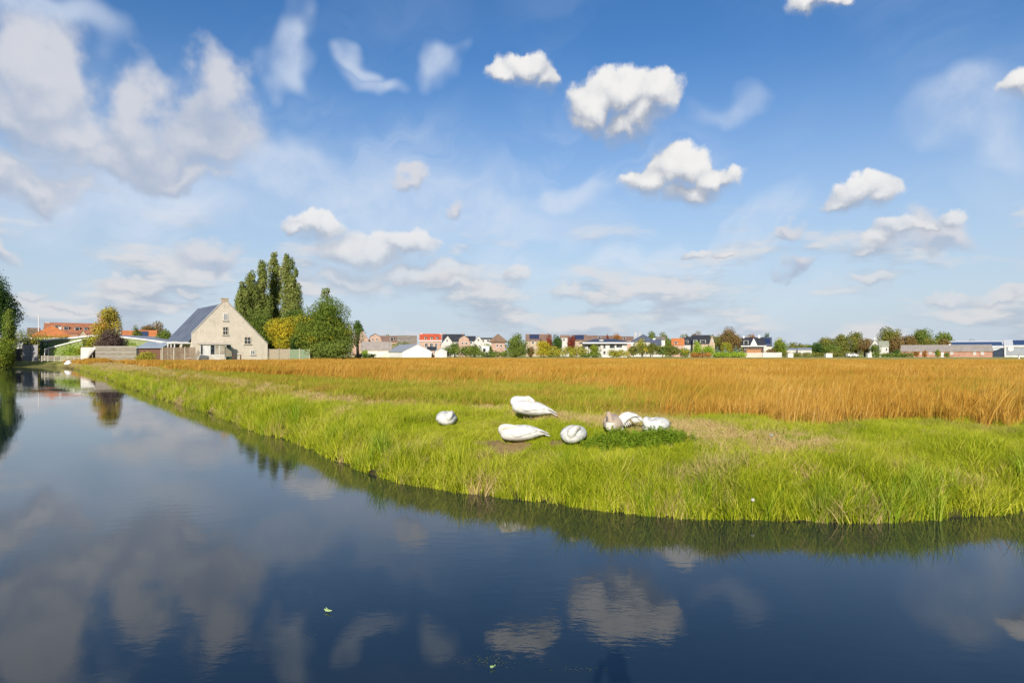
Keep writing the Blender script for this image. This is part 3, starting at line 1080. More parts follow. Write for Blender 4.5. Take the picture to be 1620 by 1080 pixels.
WOOD_GREY = mat('weathered_board', (0.30, 0.27, 0.22), (0.17, 0.145, 0.115), scale=2.2, rough=0.9, stretch=(0.5, 1, 9), bump=0.4)
WOOD_POST = mat('pale_post', (0.50, 0.45, 0.36), (0.36, 0.32, 0.25), scale=4, rough=0.9)
WOOD_BROWN = mat('brown_board', (0.16, 0.075, 0.05), (0.10, 0.05, 0.035), scale=2.2, rough=0.8, stretch=(0.5, 1, 9))
WOVEN = mat('woven_panel', (0.27, 0.20, 0.135), (0.13, 0.09, 0.06), scale=2.0, rough=0.9, stretch=(1.2, 1, 8), bump=0.5)
TRUNK = mat('bark', (0.11, 0.085, 0.06), (0.06, 0.045, 0.032), scale=5, rough=0.95, stretch=(3, 3, 0.7), bump=0.5)
BIRCH = mat('pale_bark', (0.48, 0.45, 0.40), (0.20, 0.17, 0.14), scale=5, rough=0.9, stretch=(1, 1, 3))
GREEN_SHED = rib_mat('green_sheet', (0.23, 0.27, 0.10), (0.18, 0.22, 0.08), pitch=0.35, rough=0.6)
GREEN_MESH = mat('green_windbreak', (0.19, 0.24, 0.15), (0.14, 0.18, 0.11), scale=8, rough=0.9)
CONCRETE = mat('concrete', (0.42, 0.40, 0.36), (0.32, 0.30, 0.27), scale=1.5, rough=0.9)


def box_vf(x0, x1, y0, y1, z0, z1):
    V = [(x0, y0, z0), (x1, y0, z0), (x1, y1, z0), (x0, y1, z0), (x0, y0, z1), (x1, y0, z1), (x1, y1, z1), (x0, y1, z1)]
    Fc = [(0, 3, 2, 1), (4, 5, 6, 7), (0, 1, 5, 4), (1, 2, 6, 5), (2, 3, 7, 6), (3, 0, 4, 7)]
    return V, Fc


class Geo:
    """collects boxes, prisms and tubes, then becomes ONE mesh object"""

    def __init__(self):
        self.V, self.F = [], []

    def add(self, V, Fc):
        n = len(self.V)
        self.V += list(V)
        self.F += [tuple(i + n for i in f) for f in Fc]
        return self

    def box(self, *a):
        return self.add(*box_vf(*a))

    def prism(self, prof, lo, hi, axis='y'):
        """extrude a closed profile; axis y: profile is (x, z); axis x: profile is (y, z)"""
        n = len(prof)
        if axis == 'y':
            V = [(a, lo, c) for a, c in prof] + [(a, hi, c) for a, c in prof]
        else:
            V = [(lo, a, c) for a, c in prof] + [(hi, a, c) for a, c in prof]
        Fc = [tuple(range(n)), tuple(range(2 * n - 1, n - 1, -1))]
        Fc += [((i + 1) % n, i, n + i, n + (i + 1) % n) for i in range(n)]
        return self.add(V, Fc)

    def tube(self, pts, rad, n=7):
        V, Fc = [], []
        pts = [Vector(p) for p in pts]
        for k, p in enumerate(pts):
            d = (pts[min(k + 1, len(pts) - 1)] - pts[max(k - 1, 0)]).normalized()
            a = d.cross(Vector((0.3, 0.9, 0.17))).normalized()
            c = d.cross(a)
            r = rad[k]
            V += [tuple(p + (a * math.cos(2 * math.pi * i / n) + c * math.sin(2 * math.pi * i / n)) * r) for i in range(n)]
        for k in range(len(pts) - 1):
            for i in range(n):
                Fc.append((k * n + i, k * n + (i + 1) % n, (k + 1) * n + (i + 1) % n, (k + 1) * n + i))
        Fc += [tuple(range(n - 1, -1, -1)), tuple((len(pts) - 1) * n + i for i in range(n))]
        return self.add(V, Fc)

    def build(self, name, m, parent=None, smooth=False):
        o = mesh_obj(name, self.V, self.F, m, parent, smooth)
        bm = bmesh.new()
        bm.from_mesh(o.data)
        bmesh.ops.recalc_face_normals(bm, faces=bm.faces)
        bm.to_mesh(o.data)
        bm.free()
        return o


def window(parent, x0, x1, z0, z1, y=0.0, frame=None, cross=0, t=0.09, pane=None, name='window'):
    """frame ring standing proud of the wall, glass set inside it"""
    g = Geo()
    g.box(x0, x0 + t, y - 0.07, y - 0.002, z0, z1).box(x1 - t, x1, y - 0.07, y - 0.002, z0, z1)
    g.box(x0 + t, x1 - t, y - 0.07, y - 0.002, z1 - t, z1).box(x0 + t, x1 - t, y - 0.09, y - 0.002, z0, z0 + t)
    xi0, xi1, zi0, zi1 = x0 + t, x1 - t, z0 + t, z1 - t
    for k in range(cross):
        xx = xi0 + (xi1 - xi0) * (k + 1) / (cross + 1)
        g.box(xx - t * .35, xx + t * .35, y - 0.06, y - 0.003, zi0, zi1)
    f = g.build(name, frame or WHITE, parent)
    Geo().box(xi0, xi1, y - 0.03, y - 0.004, zi0, zi1).build('pane', pane or GLASS, f)
    return f


def roof_profile(kind, w, zE, zR, ov, th):
    """half-open profile list (outer line left to right), then the closed slab"""
    s = (zR - zE) / (w / 2)
    if kind == 'gambrel':
        k = 0.30
        zk = zE + (zR - zE) * 0.68
        out = [(-w / 2 - ov * .3, zE - ov * .7), (-w / 2 + w * k * .45, zk), (0, zR), (w / 2 - w * k * .45, zk), (w / 2 + ov * .3, zE - ov * .7)]
    else:
        out = [(-w / 2 - ov, zE - ov * s), (0, zR), (w / 2 + ov, zE - ov * s)]
    return [(a, c + th) for a, c in out] + [(a, c + 0.004) for a, c in reversed(out)]


def house(name, label, px0, px1, Y, ey, ry, kind='eave', depth=9.0, wall=None, roof=None, wins=(), doors=(), chim=(), dorm=(), solar=None, rz=None, cat='house', group=None, shape='gable',
          ov=0.3, th=0.16, wincross=1, trim=None, pane=None):
    """a building whose front is seen between two photo columns at distance Y; ey / ry are the rows of eaves and ridge"""
    X0 = gx((px0 + px1) / 2, Y)
    z0 = float(ground_z(np.array([X0]), np.array([Y]))[0]) - 0.05
    az_ = math.atan2(X0, Y)
    if rz is None:
        rz = -az_ * 0.93
    cw_ = math.cos(az_)
    w = (px1 - px0) / F * Y * cw_
    zE = gz(ey, Y) - z0
    zR = gz(ry, Y + (depth / 2 * cw_ if kind == 'eave' else 0)) - z0
    root = empty(name, (X0, Y, z0), label, cat, group, rz)
    lx = lambda px: (gx(px, Y) - X0) * cw_
    lz = lambda py: gz(py, Y) - z0
    wall, roof = wall or BRICK_PINK, roof or R_BROWN
    g = Geo()
    if kind == 'eave':
        if shape == 'hip' or shape == 'flat':
            g.box(-w / 2, w / 2, 0, depth, 0, zE)
        else:
            pr = [(0, 0), (depth, 0), (depth, zE), (depth / 2, zR), (0, zE)]
            g.prism(pr, -w / 2, w / 2, 'x')
        wl = g.build('wall', wall, root)
        r = Geo()
        if shape == 'flat':
            r.box(-w / 2 - ov, w / 2 + ov, -ov, depth + ov, zE + 0.004, zE + max(zR - zE, 0.25))
        elif shape == 'hip':
            q = min(depth, w) / 2
            a, c, e = -w / 2 - ov, w / 2 + ov, depth + ov
            V = [(a, -ov, zE + .004), (c, -ov, zE + .004), (c, e, zE + .004), (a, e, zE + .004), (a, -ov, zE + th), (c, -ov, zE + th), (c, e, zE + th), (a, e, zE + th),
                 (-w / 2 + q, depth / 2, zR), (w / 2 - q, depth / 2, zR)]
            Fc = [(0, 3, 2, 1), (0, 1, 5, 4), (1, 2, 6, 5), (2, 3, 7, 6), (3, 0, 4, 7), (4, 5, 9, 8), (5, 6, 9), (6, 7, 8, 9), (7, 4, 8)]
            r.add(V, Fc)
        else:
            pr = [(a + depth / 2, c) for a, c in roof_profile('gable', depth, zE, zR, ov, th)]
            r.prism(pr, -w / 2 - ov * .6, w / 2 + ov * .6, 'x')
        rf = r.build('roof', roof, root)
        slope = (zR - zE) / (depth / 2)
        on_roof = lambda z: (z - zE) / slope
    else:
        if shape == 'gambrel':
            zk = zE + (zR - zE) * 0.68
            pr = [(-w / 2, 0), (w / 2, 0), (w / 2, zE), (w / 2 - w * .135, zk), (0, zR), (-w / 2 + w * .135, zk), (-w / 2, zE)]
        else:
            pr = [(-w / 2, 0), (w / 2, 0), (w / 2, zE), (0, zR), (-w / 2, zE)]
        wl = g.prism(pr, 0, depth, 'y').build('wall', wall, root)
        rf = Geo().prism(roof_profile(shape, w, zE, zR, ov, th), -0.18, depth + 0.18, 'y').build('roof', roof, root)
        on_roof = lambda z: depth * 0.3
    if trim:
        Geo().box(-w / 2 - ov, w / 2 + ov, -ov - 0.06, -ov - 0.002, zE - 0.25, zE + 0.10).build('fascia', trim, root)
    for q in wins:
        window(root, lx(q[0]), lx(q[1]), lz(q[3]), lz(q[2]), cross=q[4] if len(q) > 4 else wincross, pane=pane)
    for q in doors:
        f = Geo().box(lx(q[0]), lx(q[1]), -0.06, -0.002, 0.05, lz(q[2])).build('door', q[3], root)
        Geo().box(lx(q[1]) - 0.22, lx(q[1]) - 0.14, -0.12, -0.062, 1.0, 1.15).build('handle', DARK, f)
    for (c0, c1, cyt, cm) in chim:
        zt = lz(cyt)
        yy = depth / 2 if kind == 'eave' else depth * 0.3
        cw = lx(c1) - lx(c0)
        ch = Geo().box(lx(c0), lx(c1), yy - 0.35, yy + 0.35, zR - 1.2, zt)
        ch.box(lx(c0) - .06, lx(c1) + .06, yy - 0.41, yy + 0.41, zt + 0.002, zt + 0.12)
        ch.build('chimney', cm, rf)
    for (d0, d1, dt, db) in dorm:
        zb, zt = lz(db), lz(dt)
        y0, y1 = on_roof(zb), on_roof(zt) + 0.3
        d_ = Geo().box(lx(d0), lx(d1), y0 - 0.1, y1, zb - 0.1, zt).build('dormer', WHITE, rf)
        Geo().box(lx(d0) - .12, lx(d1) + .12, y0 - 0.25, y1, zt + .003, zt + .14).build('dormer_roof', roof if False else R_DARK, d_)
        t = 0.12
        Geo().box(lx(d0) + t, lx(d1) - t, y0 - 0.13, y0 - 0.102, zb + 0.12, zt - t).build('pane', pane or GLASS, d_)
    if solar and kind == 'eave':
        u0, u1, v0, v1, nx, ny = solar
        ang = math.atan2(zR - zE, depth / 2)
        me = None
        pw, ph = (u1 - u0) * w / nx, (v1 - v0) * math.hypot(depth / 2, zR - zE) / ny
        for i in range(nx):
            for j in range(ny):
                fu = u0 + (u1 - u0) * (i + .5) / nx
                fv = v0 + (v1 - v0) * (j + .5) / ny
                if me is None:
                    o = Geo().box(-pw * .47, pw * .47, -ph * .47, ph * .47, 0.0, 0.05).build('solar_panel', SOLAR, root)
                    me = o.data
                else:
                    o = link(bpy.data.objects.new('solar_panel', me), root)
                o.location = (-w / 2 + fu * w, fv * depth / 2, zE + fv * (zR - zE) + th / math.cos(ang) * 1.0 + 0.06)
                o.rotation_euler = (ang, 0, 0)
    return root


# ------------------------------------------------------------------ foliage kit
def leaf_cloud(name, blobs, n, size, m, parent, seed=0, shell=0.22, up=0.15):
    r = np.random.default_rng(seed)
    B = np.asarray(blobs, float)
    wgt = (B[:, 3] * B[:, 4] * B[:, 5]) ** 0.62
    k = r.choice(len(B), n, p=wgt / wgt.sum())
    d = r.normal(0, 1, (n, 3))
    d /= np.linalg.norm(d, axis=1)[:, None]
    rad = 1 - np.abs(r.normal(0, shell, n))
    rad = np.where(r.uniform(0, 1, n) < 0.18, r.uniform(0.2, 1.0, n), rad) + np.where(r.uniform(0, 1, n) < 0.12, r.uniform(0, 0.22, n), 0)
    p = B[k, :3] + d * B[k, 3:] * rad[:, None]
    nr = d + r.normal(0, 0.55, (n, 3))
    nr[:, 2] += up
    nr /= np.linalg.norm(nr, axis=1)[:, None]
    a = np.cross(nr, r.normal(0, 1, (n, 3)))
    a /= np.linalg.norm(a, axis=1)[:, None] + 1e-9
    c = np.cross(nr, a)
    s = size * r.uniform(0.55, 1.25, n)[:, None]
    a, c = a * s * 0.62, c * s * 0.42
    Q = np.stack([p - a, p - c * r.uniform(.6, 1.2, (n, 1)), p + a, p + c * r.uniform(.6, 1.2, (n, 1))], 1)
    Q[:, :, 2] = np.maximum(Q[:, :, 2], 0.02)
    # each clump has its own tone, each leaf a little variation on it
    bt = r.uniform(0, 1, len(B))
    tint = np.clip(bt[k] * 0.55 + r.uniform(0, 0.45, n), 0, 1)
    return quads_obj(name, Q, n, m, parent, tint=tint)


def crown_blobs(kind, W, H, zb, seed, D=None):
    """clumps filling a crown of width W, height H from height zb"""
    r = np.random.default_rng(seed)
    D = D or W
    out = []
    if kind == 'poplar':
        nb = 16
        for i in range(nb):
            t = (i + 0.5) / nb
            env = math.sin(math.pi * min(1, 0.16 + t * 0.80)) ** 0.5
            for j in range(3):
                a = r.uniform(0, 6.283)
                q = W / 2 * env
                rr = q * r.uniform(0.5, 0.72)
                out.append((math.cos(a) * q * 0.48, math.sin(a) * q * 0.48, zb + H * t + r.normal(0, H * .015), rr, rr, rr * r.uniform(1.3, 2.0)))
    elif kind == 'cone':
        nb = 14
        for i in range(nb):
            t = (i + 0.5) / nb
            q = W / 2 * (1 - t) ** 0.8
            for j in range(3 if t < .7 else 1):
                a = r.uniform(0, 6.283)
                rr = max(q * 0.55, W * .09)
                out.append((math.cos(a) * q * .6, math.sin(a) * q * .6, zb + H * t, rr, rr, rr * .8))
    elif kind == 'hedge':
        nb = max(6, int(W / H * 2.5))
        for i in range(nb):
            rr = H * r.uniform(0.32, 0.5)
            out.append((-W / 2 + W * (i + .5) / nb + r.normal(0, W / nb * .3), r.normal(0, D * .2), zb + H - rr * r.uniform(.95, 1.25), rr * 1.2, rr * 1.1, rr))
            out.append((-W / 2 + W * (i + .5) / nb + r.normal(0, W / nb * .3), r.normal(0, D * .2) - D * .15, zb + H * .38, rr * 1.2, rr * 1.1, H * .36))
    else:
        nb = {'round': 26, 'bush': 16, 'sparse': 24}.get(kind, 22)
        for i in range(nb):
            v = r.normal(0, 1, 3)
            v /= np.linalg.norm(v)
            q = r.uniform(0.35, 0.78)
            rr = r.uniform(0.17, 0.29) * (0.75 if kind == 'sparse' else 1.0)
            zz = zb + H / 2 + v[2] * q * H / 2
            taper = 1.0
            if kind == 'bush':
                taper = 1.0 - 0.25 * (v[2] * q)
            if kind == 'sparse':
                taper = 0.75 - 0.5 * v[2] * q
            out.append((v[0] * q * W / 2 * taper, v[1] * q * D / 2 * taper, zz, rr * W, rr * D, rr * H * 0.85))
        if kind != 'sparse':
            out.append((0, 0, zb + H * .5, W * .33, D * .33, H * .36))
        if kind == 'bush':
            out.append((0, 0, zb + H * .22, W * .44, D * .44, H * .24))
    return out


LEAVES = {}


def lmat(key):
    P_ = {
        'dark': ((0.020, 0.050, 0.014), (0.065, 0.105, 0.022), None),
        'mid': ((0.055, 0.092, 0.018), (0.145, 0.175, 0.034), None),
        'olive': ((0.075, 0.090, 0.020), (0.165, 0.165, 0.038), (0.20, 0.17, 0.04)),
        'lime': ((0.13, 0.21, 0.02), (0.24, 0.30, 0.035), None),
        'yellow': ((0.20, 0.19, 0.02), (0.40, 0.29, 0.02), (0.14, 0.19, 0.02)),
        'yolive': ((0.16, 0.17, 0.02), (0.26, 0.23, 0.03), (0.33, 0.26, 0.03)),
        'bigmix': ((0.070, 0.115, 0.016), (0.18, 0.205, 0.028), (0.30, 0.25, 0.02)),
        'bigdark': ((0.045, 0.085, 0.014), (0.125, 0.155, 0.024), (0.25, 0.21, 0.02)),
        'autumn': ((0.17, 0.17, 0.025), (0.36, 0.27, 0.045), (0.40, 0.19, 0.04)),
        'brown': ((0.11, 0.075, 0.030), (0.19, 0.125, 0.045), (0.10, 0.095, 0.03)),
        'red': ((0.12, 0.030, 0.022), (0.20, 0.055, 0.03), None),
        'rust': ((0.20, 0.085, 0.025), (0.30, 0.13, 0.035), (0.13, 0.12, 0.03)),
        'purple': ((0.060, 0.040, 0.038), (0.115, 0.080, 0.065), (0.09, 0.09, 0.05)),
        'blue': ((0.085, 0.13, 0.09), (0.17, 0.22, 0.15), None),
        'poplar': ((0.075, 0.105, 0.022), (0.185, 0.200, 0.055), (0.24, 0.24, 0.09)),
    }
    if key not in LEAVES:
        a, c, e = P_[key]
        s_ = 1.5
        f = lambda q: tuple(min(0.6, v * s_) for v in q) if q else None
        LEAVES[key] = leaf_mat('leaves_' + key, f(a), f(c), f(e), nscale=0.35, trans=0.22, spread=0.7)
    return LEAVES[key]


SEED = [1000]


def tree(name, label, px0, px1, pt, pb, Y, key, kind='round', stem=0.14, cat='tree', group=None, leaf=1.9, dens=1.7, depth=None, bark=None, limbs=6, lean=0.0):
    """a tree or bush seen between two photo columns, top row pt, foot row pb (foot is put on the ground)"""
    SEED[0] += 1
    sd_ = SEED[0]
    r = np.random.default_rng(sd_)
    X = gx((px0 + px1) / 2, Y)
    z0 = float(ground_z(np.array([X]), np.array([Y]))[0]) - 0.03
    W = (px1 - px0) / F * Y
    top = gz(pt, Y) - z0
    zb = top * stem
    H = top - zb
    root = empty(name, (X, Y, z0), label, cat, group)
    bl = crown_blobs(kind, W, H, zb, sd_, depth)
    n = int(np.clip((px1 - px0) * (H / Y * F) * dens * 1.7, 220, 40000))
    if lean:
        bl = [(a + lean * (c - zb), y_, c, *rest) for a, y_, c, *rest in bl]
    # wood: tapered stem with limbs reaching into the clumps
    g = Geo()
    tr = max(0.05, min(0.035 * top, 0.45))
    th_ = zb + H * (0.85 if kind in ('poplar', 'cone') else 0.55)
    pts = [(0, 0, -0.1), (r.normal(0, tr * .3), 0, th_ * .35), (lean * th_ * .5 + r.normal(0, tr), r.normal(0, tr), th_ * .7), (lean * th_, 0, th_)]
    g.tube(pts, [tr * 1.25, tr, tr * .75, tr * .25], 7)
    for b_ in [bl[i] for i in r.choice(len(bl), min(limbs, len(bl)), replace=False)]:
        zs = min(max(zb * .7, b_[2] * 0.55), th_ * .9)
        g.tube([(0, 0, zs), (b_[0] * .5, b_[1] * .5, zs + (b_[2] - zs) * .65), (b_[0], b_[1], b_[2])], [tr * .5, tr * .3, tr * .1], 5)
    g.build('trunk' if cat == 'tree' else 'stem', bark or TRUNK, root, smooth=True)
    leaf_cloud('crown' if cat == 'tree' else 'foliage', bl, n, leaf * Y / F, lmat(key), root, sd_)
    return root


def hedge(label, px0, px1, pt, Y, key, depth=2.0, leaf=1.7, dens=2.2, name='hedge', cat='hedge'):
    SEED[0] += 1
    X = gx((px0 + px1) / 2, Y)
    z0 = float(ground_z(np.array([X]), np.array([Y]))[0]) - 0.03
    W, H = (px1 - px0) / F * Y, gz(pt, Y) - z0
    root = empty(name, (X, Y, z0), label, cat)
    bl = crown_blobs('hedge', W, H, 0.0, SEED[0], depth)
    leaf_cloud('foliage', bl, int(max(220, (px1 - px0) * H / Y * F * dens * 1.5)), leaf * Y / F, lmat(key), root, SEED[0])
    for i in range(max(2, int(W / 4))):
        xx = -W / 2 + W * (i + .5) / max(2, int(W / 4))
        Geo().tube([(xx, 0, -0.1), (xx + .05, 0.05, H * .3), (xx, 0, H * .7)], [0.06, 0.045, 0.02], 5).build('stem', TRUNK, root)
    return root


def boxed(name, label, cat, px0, px1, pt, Y, depth, m, group=None, roofm=None, details=None):
    """small box-like thing standing on the ground with a lid or roof plate"""
    X = gx((px0 + px1) / 2, Y)
    z0 = float(ground_z(np.array([X]), np.array([Y]))[0]) - 0.03
    w, h = (px1 - px0) / F * Y, gz(pt, Y) - z0
    root = empty(name, (X, Y, z0), label, cat, group)
    Geo().box(-w / 2, w / 2, 0, depth, 0, h - .1).build('body', m, root)
    Geo().box(-w / 2 - .08, w / 2 + .08, -.08, depth + .08, h - .098, h).build('lid', roofm or m, root)
    if details:
        details(root, w, h)
    return root

# ------------------------------------------------------------------ farmhouse and its yard
def farmhouse():
    O, ang = (-53.7, 106.0), math.radians(40)
    z0 = 1.42
    root = empty('farmhouse', (O[0], O[1], z0), 'old farmhouse with pale stone gable and steep blue slate roof beside the poplars', 'house', rz=ang)
    ux, uy = math.cos(ang), math.sin(ang)

    def pos(px, py):
        """photo pixel on the gable plane -> local (x, z)"""
        k = (px - CX) / F
        t = (k * O[1] - O[0]) / (ux - k * uy)
        return t, EYE + (HZ - py) / F * (O[1] + t * uy) - z0

    stone = bpy.data.materials.new('pale_stone_gable')
    stone.use_nodes = True
    b = NB(stone.node_tree)
    p = stone.node_tree.nodes['Principled BSDF']
    co = b.node('ShaderNodeTexCoord').outputs['Object']
    x, y, z = b.sep(co)
    br = b.node('ShaderNodeTexBrick')
    b.put(br.inputs['Vector'], b.xyz(x, z, 0))
    br.inputs['Scale'].default_value = 1.0
    b.put(br.inputs['Color1'], (0.58, 0.525, 0.44))
    b.put(br.inputs['Color2'], (0.51, 0.455, 0.375))
    b.put(br.inputs['Mortar'], (0.52, 0.46, 0.36))
    br.inputs['Mortar Size'].default_value = 0.02
    br.inputs['Brick Width'].default_value = 0.5
    br.inputs['Row Height'].default_value = 0.16
    n1 = b.noise(co, 0.5, 6, 0.7)
    n2_ = b.noise(b.v('MULTIPLY', co, (1, 1, 0.35)), 1.6, 6, 0.7)
    col = b.mix(b.ramp(n1, 0.42, 0.66, 0.0, 0.75), br.outputs['Color'], (0.62, 0.55, 0.45))
    col = b.mix(b.ramp(n2_, 0.52, 0.72, 0.0, 0.65), col, (0.36, 0.31, 0.235))
    b.put(p.inputs['Base Color'], col)
    p.inputs['Roughness'].default_value = 0.95
    bn = b.node('ShaderNodeBump')
    bn.inputs['Strength'].default_value = 0.5
    bn.inputs['Distance'].default_value = 0.03
    b.put(bn.inputs['Height'], b.m('ADD', br.outputs['Fac'], n2_))
    b.put(p.inputs['Normal'], bn.outputs[0])

    xl, zl = pos(303.8, 528)
    xr, zr = pos(423.4, 545)
    xa, za = pos(356.5, 475.5)
    Geo().prism([(xl, -1.0), (xr, -1.0), (xr, zr), (xr - .1, zr + .15), (xa + .45, za - .35), (xa + .45, za), (xa - .45, za), (xa - .45, za - .35), (xl, zl)], 0, 0.4, 'y').build('gable_wall', stone, root)
    # coping along the gable
    Geo().prism([(xa + .47, za - .33), (xr + .05, zr + .1), (xr + .05, zr + .24), (xa + .47, za - .17)], -0.06, 0.46, 'y').build('coping', CONCRETE, root)
    Geo().prism([(xa - .47, za - .33), (xl - .05, zl), (xl - .05, zl + .16), (xa - .47, za - .17)], -0.06, 0.46, 'y').build('coping', CONCRETE, root)
    L = 18.0
    zE, zrid = 3.5, za - .55
    Geo().prism([(xl, -.5), (xr - .05, -.5), (xr - .05, zr - .4), (xa, zrid - .2), (xl, zE - .1)], 0.402, L, 'y').build('body', stone, root)
    roof = Geo().prism([(xl - .45, zE - .45), (xa, zrid), (xr + .3, zr - .75), (xr + .3, zr - .6), (xa, zrid + .16), (xl - .45, zE - .29)], 0.404, L + .3, 'y').build('roof', R_SLATE, root)
    g = Geo().box(xa - .5, xa + .5, -.05, .75, za - .2, za + .28).box(xa - .58, xa + .58, -.12, .82, za + .282, za + .42)
    g.build('chimney', BRICK_TAN, roof)
    for (a, c, d, e, cr) in ((353, 360.6, 495.5, 507, 2), (352, 361, 516.5, 530, 1), (386, 397, 532.5, 544.3, 1), (396, 403.2, 554, 561, 1)):
        x0, z1 = pos(a, d)
        x1, zb = pos(c, e)
        w_ = window(root, x0, x1, zb, z1, cross=cr, t=.11, frame=WHITE if e > 550 or d < 500 else WOOD_POST)
        Geo().box(x0 - .1, x1 + .1, -.16, -.002, zb - .14, zb - .004).build('sill', CONCRETE, w_)
        for q in range(1, 3 if cr == 2 else 2):
            zz = zb + (z1 - zb) * q / (3 if cr == 2 else 2)
            Geo().box(x0 + .112, x1 - .112, -.062, -.032, zz - .03, zz + .03).build('glazing_bar', WHITE, w_)
    # glazed lean-to porch against the gable
    x0, zt = pos(312.5, 541.5)
    x1, _ = pos(353, 541.5)
    D = 1.7
    zt -= .1
    pr = Geo().box(x0, x1, -D, -.004, -1.0, zt - 2.1).build('porch_plinth', CREAM, root)
    Geo().prism([(-D - .2, zt - .28), (-.004, zt), (-.004, zt + .12), (-D - .2, zt - .16)], x0 - .15, x1 + .35, 'x').build('porch_roof', mat('porch_sheet', (0.55, 0.50, 0.42), rough=0.7), root)
    fr = Geo()
    n = 5
    cols = [x0 + (x1 - x0) * t for t in (0, .10, .37, .555, .73, .985)]
    for c in cols:
        fr.box(c, c + .1, -D, -D + .1, zt - 2.098, zt - .2)
    fr.box(x0, x1, -D - .01, -D + .11, zt - 2.098, zt - 1.95).box(x0, x1, -D - .01, -D + .11, zt - .36, zt - .24)
    pf = fr.build('porch_frame', WHITE, root)
    Geo().box(cols[0] + .1, cols[1], -D + .03, -D + .06, zt - 1.95, zt - .36).build('pane', GLASS, pf)
    Geo().box(cols[1] + .1, cols[2], -D + .02, -D + .07, zt - 1.95, zt - .36).build('panel', WHITE, pf)
    Geo().box(cols[2] + .1, cols[3], -D + .03, -D + .06, zt - 1.95, zt - .36).build('pane', GLASS, pf)
    milky = mat('curtained_glass', (0.42, 0.38, 0.30), (0.30, 0.26, 0.20), scale=1.5, rough=0.25)
    Geo().box(cols[3] + .1, cols[4], -D + .03, -D + .06, zt - 1.95, zt - .36).build('pane', milky, pf)
    Geo().box(cols[4] + .1, cols[5], -D + .03, -D + .06, zt - 1.95, zt - .36).build('pane', milky, pf)
    gd = mat('dark_green_paint', (0.02, 0.085, 0.05), (0.015, 0.06, 0.035), rough=0.45)
    dr = Geo().box(x1 + .02, x1 + .95, -D + .5, -D + .56, -.3, zt - .25).build('door', gd, root)
    Geo().box(x1 + .16, x1 + .8, -D + .46, -D + .498, zt - 1.15, zt - .5).build('pane', GLASS, dr)
    Geo().box(x1 + .8, x1 + .88, -D + .42, -D + .498, .75, .9).build('handle', DARK, dr)
    # verandas along the eaves side
    for (ya, yb, xo, zv) in ((0.7, 6.0, -2.6, 2.75), (8.0, 16.5, -3.6, 2.95)):
        v = Geo().box(xl + xo, xl - .004, ya, yb, zv, zv + .28).build('veranda_roof', WHITE, root)
        pg = int((yb - ya) / 2.4) + 1
        for k in range(pg):
            yy = ya + .1 + (yb - ya - .3) * k / (pg - 1)
            Geo().box(xl + xo + .05, xl + xo + .2, yy, yy + .14, -.6, zv - .003).build('post', WHITE, v)
        for k in range(2):
            yy = ya + 1.0 + k * 2.2
            gq = Geo().box(xl - .05, xl - .004, yy, yy + 1.3, .3, 2.2).build('window', WHITE, root)
            Geo().box(xl - .07, xl - .052, yy + .12, yy + 1.18, .42, 2.08).build('pane', GLASS, gq)


farmhouse()


def at_ground(px, Y):
    X = gx(px, Y)
    return X, Y, float(ground_z(np.array([X]), np.array([Y]))[0])


def fence(name, label, px0, px1, Y0, Y1, pt, panels, panel_mat, post_mat, slats=0, solid=True):
    """posts and panels between two points; every panel is a part"""
    xa, ya, _ = at_ground(px0, Y0)
    xb, yb, _ = at_ground(px1, Y1)
    L = math.hypot(xb - xa, yb - ya)
    z0 = min(at_ground(px0, Y0)[2], at_ground(px1, Y1)[2]) - .05
    h = gz(pt, (Y0 + Y1) / 2) - z0
    root = empty(name, (xa, ya, z0), label, 'fence', rz=math.atan2(yb - ya, xb - xa))
    w = L / panels
    for i in range(panels + 1):
        Geo().box(i * w - .06, i * w + .06, -.09, .03, 0, h + random.uniform(-.05, .25)).build('post', post_mat, root)
    for i in range(panels):
        if slats:
            hs = h / slats
            for k in range(slats):
                dz = random.uniform(-.012, .012)
                Geo().box(i * w + .065, i * w + w - .065, -.02 + (k % 2) * .025, .0 + (k % 2) * .025, k * hs + .02 + dz, k * hs + hs * .94 + dz).build('slat', panel_mat, root)
        else:
            Geo().box(i * w + .065, i * w + w - .065, -.02, .02, .08, h - .05).build('panel', panel_mat, root)
    return root


fence('woven_fence', 'brown woven fence panels with pale posts in front of the farmhouse veranda', 257, 310, 101, 103, 549.5, 3, WOVEN, WOOD_POST, slats=8)
fence('trellis_fence', 'weathered trellis fence adjoining the low corner of the stone gable', 426, 458, 111, 109, 551.5, 2, mat('trellis', (0.34, 0.29, 0.21), (0.22, 0.19, 0.14), scale=6, rough=.9, stretch=(6, 1, .5)), WOOD_GREY, slats=0)
fence('mesh_fence', 'green windbreak netting fence between trellis and big green tree', 458.6, 490, 109, 108, 552, 2, GREEN_MESH, WOOD_POST)
fence('yard_gate', 'pale grey slatted gate panel beside the green shed', 36, 60, 124, 124, 545, 2, mat('grey_slats', (0.30, 0.30, 0.32), (0.20, 0.19, 0.2), scale=3, stretch=(5, 1, .4)), WOOD_GREY)
fence('white_gate', 'white board gate half hidden by the waterside tree', 24, 36, 126, 126, 541, 1, WHITE, WHITE)
fence('dark_fence', 'low dark board fence beside the waterside tree', 13, 35, 121, 122, 551, 2, mat('dark_boards', (0.10, 0.09, 0.08), (0.06, 0.055, 0.05), scale=3, stretch=(5, 1, .5)), WOOD_GREY)


